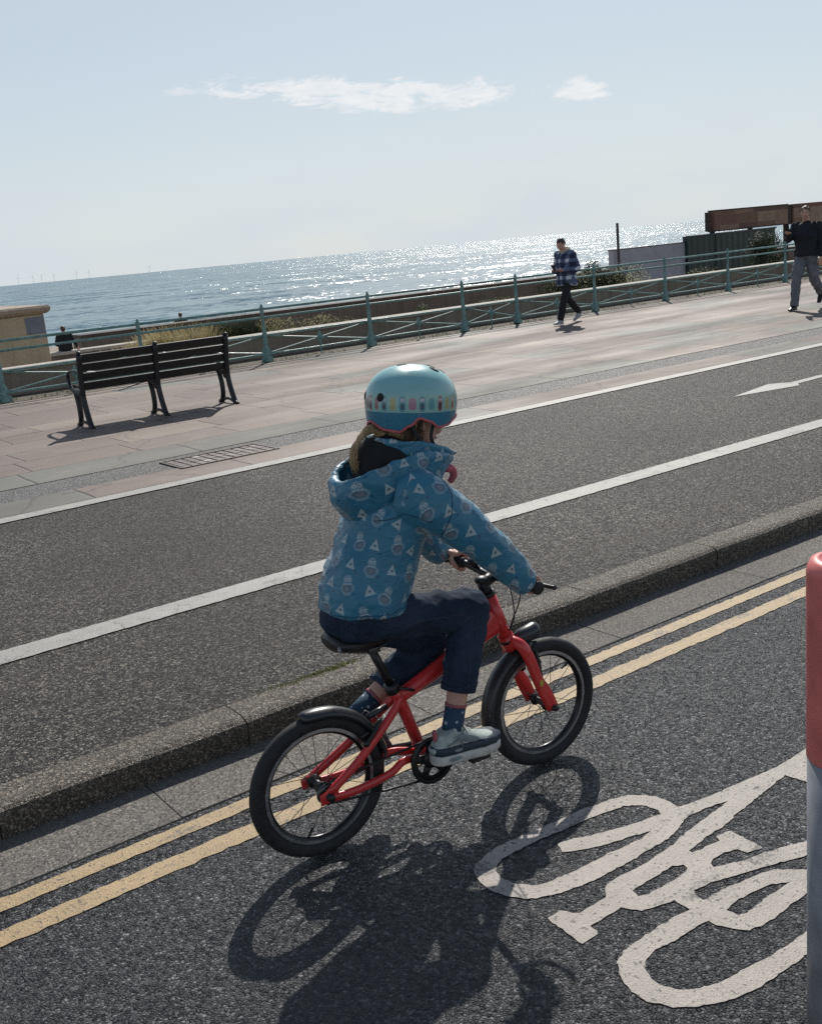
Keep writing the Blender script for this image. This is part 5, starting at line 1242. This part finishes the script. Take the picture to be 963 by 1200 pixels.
    for hp, k, a, t in legs:
        bm = bmesh.new(); hl = a+Vector((-.05, 0, -.07)) if (t.z < .08) else a+(a-k).normalized()*.07-(t-a).normalized()*.03
        dd = (t-hl); 
        ltube(bm, [(*(hl+Vector((0, 0, .02))), .035, .035), (*(hl+dd*.3+Vector((0, 0, .03))), .044, .045), (*(hl+dd*.6+Vector((0, 0, .015))), .048, .034), (*(hl+dd*.9), .042, .024), (*(t+dd*.06), .02, .012)], 16, (0, 1, 0))
        ltube(bm, [(*(a+Vector((0, 0, .0))), .042, .046), (*(a+Vector((.0, 0, -.04))), .042, .05)], 14, (0, 1, 0))
        sh = blob('shoe', bm, mats['shoe'], P, .008, 3)
        bm = bmesh.new(); ltube(bm, [(*(hl+Vector((-.02, 0, -.008))), .035, .010), (*(hl+dd*.5+Vector((0, 0, -.008))), .048, .012), (*(t+dd*.05+Vector((0, 0, -.006))), .035, .009)], 16, (0, 1, 0)); obj('sole', bm, mats['sole'], sh, True)
    bm = bmesh.new(); T = Matrix.Translation(hc) @ hm
    for c_, r_ in (((-.015, 0, .030), (.090, .078, .080)), ((-.04, 0, .0), (.068, .074, .070))):
        q = bmesh.ops.create_uvsphere(bm, u_segments=18, v_segments=12, radius=1); bmesh.ops.transform(bm, matrix=T @ Matrix.Translation(c_) @ Matrix.Diagonal((*r_, 1)), verts=q['verts'])
    blob('hair', bm, hair_mat or M_hairb, P, .007, 2, wrinkle(J.get('hairamp', .004), 40))
    if collar:
        bm = bmesh.new(); c0 = ch+Vector((0, 0, .19)); tube(bm, [c0+Vector((math.cos(2*PI*k/20)*.082, math.sin(2*PI*k/20)*.085, .012-.03*math.cos(2*PI*k/20))) for k in range(20)], .026, 10, None, True); obj('collar', bm, collar, top, True)
    return P
def plaid():
    m, n, b = newmat('checked_flannel', .85); p = n.obj(); x, y, z = n.sep(p)
    c0 = (.022, .03, .075)
    hz = n.m('FRACT', n.m('DIVIDE', z, .155)); ax = n.m('ARCTAN2', y, x); vx = n.m('FRACT', n.m('DIVIDE', n.m('ADD', y, n.m('MULTIPLY', x, .35)), .125))
    a = n.m('LESS_THAN', n.m('ABSOLUTE', n.m('SUBTRACT', hz, .5)), .20); c = n.m('LESS_THAN', n.m('ABSOLUTE', n.m('SUBTRACT', vx, .5)), .19)
    a2 = n.m('LESS_THAN', n.m('ABSOLUTE', n.m('SUBTRACT', hz, .04)), .03); c2 = n.m('LESS_THAN', n.m('ABSOLUTE', n.m('SUBTRACT', vx, .04)), .03)
    s = n.m('ADD', n.m('MULTIPLY', a, .5), n.m('MULTIPLY', c, .5)); col = n.ramp(s, [(0, c0), (.5, (.10, .13, .22)), (1, (.55, .60, .66))])
    col = n.mix(n.m('MULTIPLY', n.m('MAXIMUM', a2, c2), .6), col, (.01, .012, .03)); n.put(b.inputs['Base Color'], col)
    n.put(b.inputs['Normal'], n.bump(n.noise(p, 14, 4), .5, .02)); return m
M_plaid = plaid(); M_blackcl = simple('black_cloth', (.012, .012, .014), .85, var=.3, scale=8, bumps=.4, bdist=.02)
M_navycl = simple('dark_navy_fleece', (.014, .017, .024), .9, var=.3, scale=8, bumps=.4, bdist=.02); M_greycl = simple('grey_joggers', (.15, .155, .175), .9, var=.2, scale=8, bumps=.4, bdist=.02)
M_wsh = simple('pale_shoe', (.35, .36, .38), .6); M_bsh = simple('black_shoe', (.012, .012, .013), .5); M_fleece = simple('cream_fleece', (.42, .37, .28), .95, bumps=.6)
M_phone = simple('phone_case', (.01, .01, .012), .25)
# man in the checked shirt: walks to the left reading a phone held at his belly
J1 = dict(head=(.10, 0, 1.465), nod=32, turn=8, chest=(.005, 0, 1.15), pelvis=(-.01, 0, .87), hem=.70, bulk=1.12, legw=.92,
          shR=(.0, -.175, 1.27), elR=(-.03, -.25, 1.0), wrR=(.20, -.13, .985), handR=(.28, -.04, 1.02),
          shL=(.0, .175, 1.27), elL=(-.03, .25, 1.0), wrL=(.20, .12, .985), handL=(.28, .03, 1.02),
          hipR=(-.01, -.085, .83), knR=(-.13, -.10, .45), anR=(-.44, -.12, .19), toeR=(-.30, -.12, .03),
          hipL=(-.01, .085, .83), knL=(.20, .10, .47), anL=(.33, .10, .10), toeL=(.51, .11, .045))
man1 = adult((14.30, 14.62, K), math.radians(184), 'man in a blue checked shirt walking by the railings looking down at his phone', J1, dict(top=M_plaid, trousers=M_blackcl, shoe=M_wsh, sole=M_wsh), collar=M_fleece, hair_mat=hairmat('cropped_hair', (.03, .018, .012), (.07, .045, .03)))
def phone(loc, rz, tilt, label):
    t = empty('phone', loc, rz); t.rotation_euler = (0, tilt, rz); tag(t, label, 'phone')
    bm = bmesh.new(); box(bm, -.004, .004, -.036, .036, -.075, .075, bev=.003); obj('case', bm, M_phone, t)
    bm = bmesh.new(); box(bm, -.0052, -.0042, -.033, .033, -.070, .070); obj('screen', bm, simple('dark_screen', (.02, .022, .028), .1), t)
    return t
def on(P, v): return Matrix.Translation(P.location) @ Matrix.Rotation(P.rotation_euler.z, 4, 'Z') @ Vector(v)
phone(on(man1, (.33, 0, 1.045)), man1.rotation_euler.z, math.radians(35), 'dark phone held in both hands by the man in the checked shirt')
# man in the dark top: walks towards the left with one arm raised holding a phone
J2 = dict(head=(.05, 0, 1.62), nod=8, turn=12, chest=(.0, 0, 1.28), pelvis=(0, 0, .97), hem=.90, bulk=1.08, legw=1.16, hairamp=.012,
          shR=(.0, -.185, 1.40), elR=(.10, -.26, 1.20), wrR=(.34, -.20, 1.30), handR=(.42, -.17, 1.34),
          shL=(.0, .185, 1.40), elL=(-.04, .25, 1.12), wrL=(.05, .27, .88), handL=(.08, .27, .80),
          hipR=(0, -.09, .93), knR=(.17, -.11, .51), anR=(.24, -.12, .10), toeR=(.42, -.14, .03),
          hipL=(0, .09, .93), knL=(-.06, .11, .52), anL=(-.38, .12, .26), toeL=(-.26, .13, .10))
man2 = adult((16.45, 11.0, K), math.radians(195), 'man in a dark navy top and grey joggers holding up a phone', J2, dict(top=M_navycl, trousers=M_greycl, shoe=M_bsh, sole=M_bsh))
phone(on(man2, (.47, -.16, 1.40)), man2.rotation_euler.z, math.radians(12), 'dark phone held up by the man in the dark navy top')
# seated figure on the beach wall and a head beyond the far wall
J3 = dict(head=(.02, 0, .66), nod=5, turn=0, chest=(.0, 0, .34), pelvis=(-.02, 0, .06), hem=.0, bulk=1.15,
          shR=(.0, -.175, .46), elR=(-.05, -.30, .22), wrR=(-.05, -.36, .05), handR=(-.05, -.38, -.0),
          shL=(.0, .175, .46), elL=(.05, .26, .22), wrL=(.22, .16, .15), handL=(.3, .12, .15),
          hipR=(.0, -.09, .06), knR=(.42, -.11, .08), anR=(.44, -.11, -.32), toeR=(.6, -.11, -.4),
          hipL=(.0, .09, .06), knL=(.42, .11, .08), anL=(.44, .11, -.32), toeL=(.6, .11, -.4))
adult((11.2, 34.25, -.41), math.radians(80), 'person in black sitting on the low beach wall with their back to the promenade', J3, dict(top=M_blackcl, trousers=M_blackcl, shoe=M_bsh, sole=M_bsh), voxel=.013)
adult((18.4, 41.3, -.72), math.radians(60), 'dark head of a person just beyond the far sea wall above the straw grass', J3, dict(top=M_blackcl, trousers=M_blackcl, shoe=M_bsh, sole=M_bsh), voxel=.013)
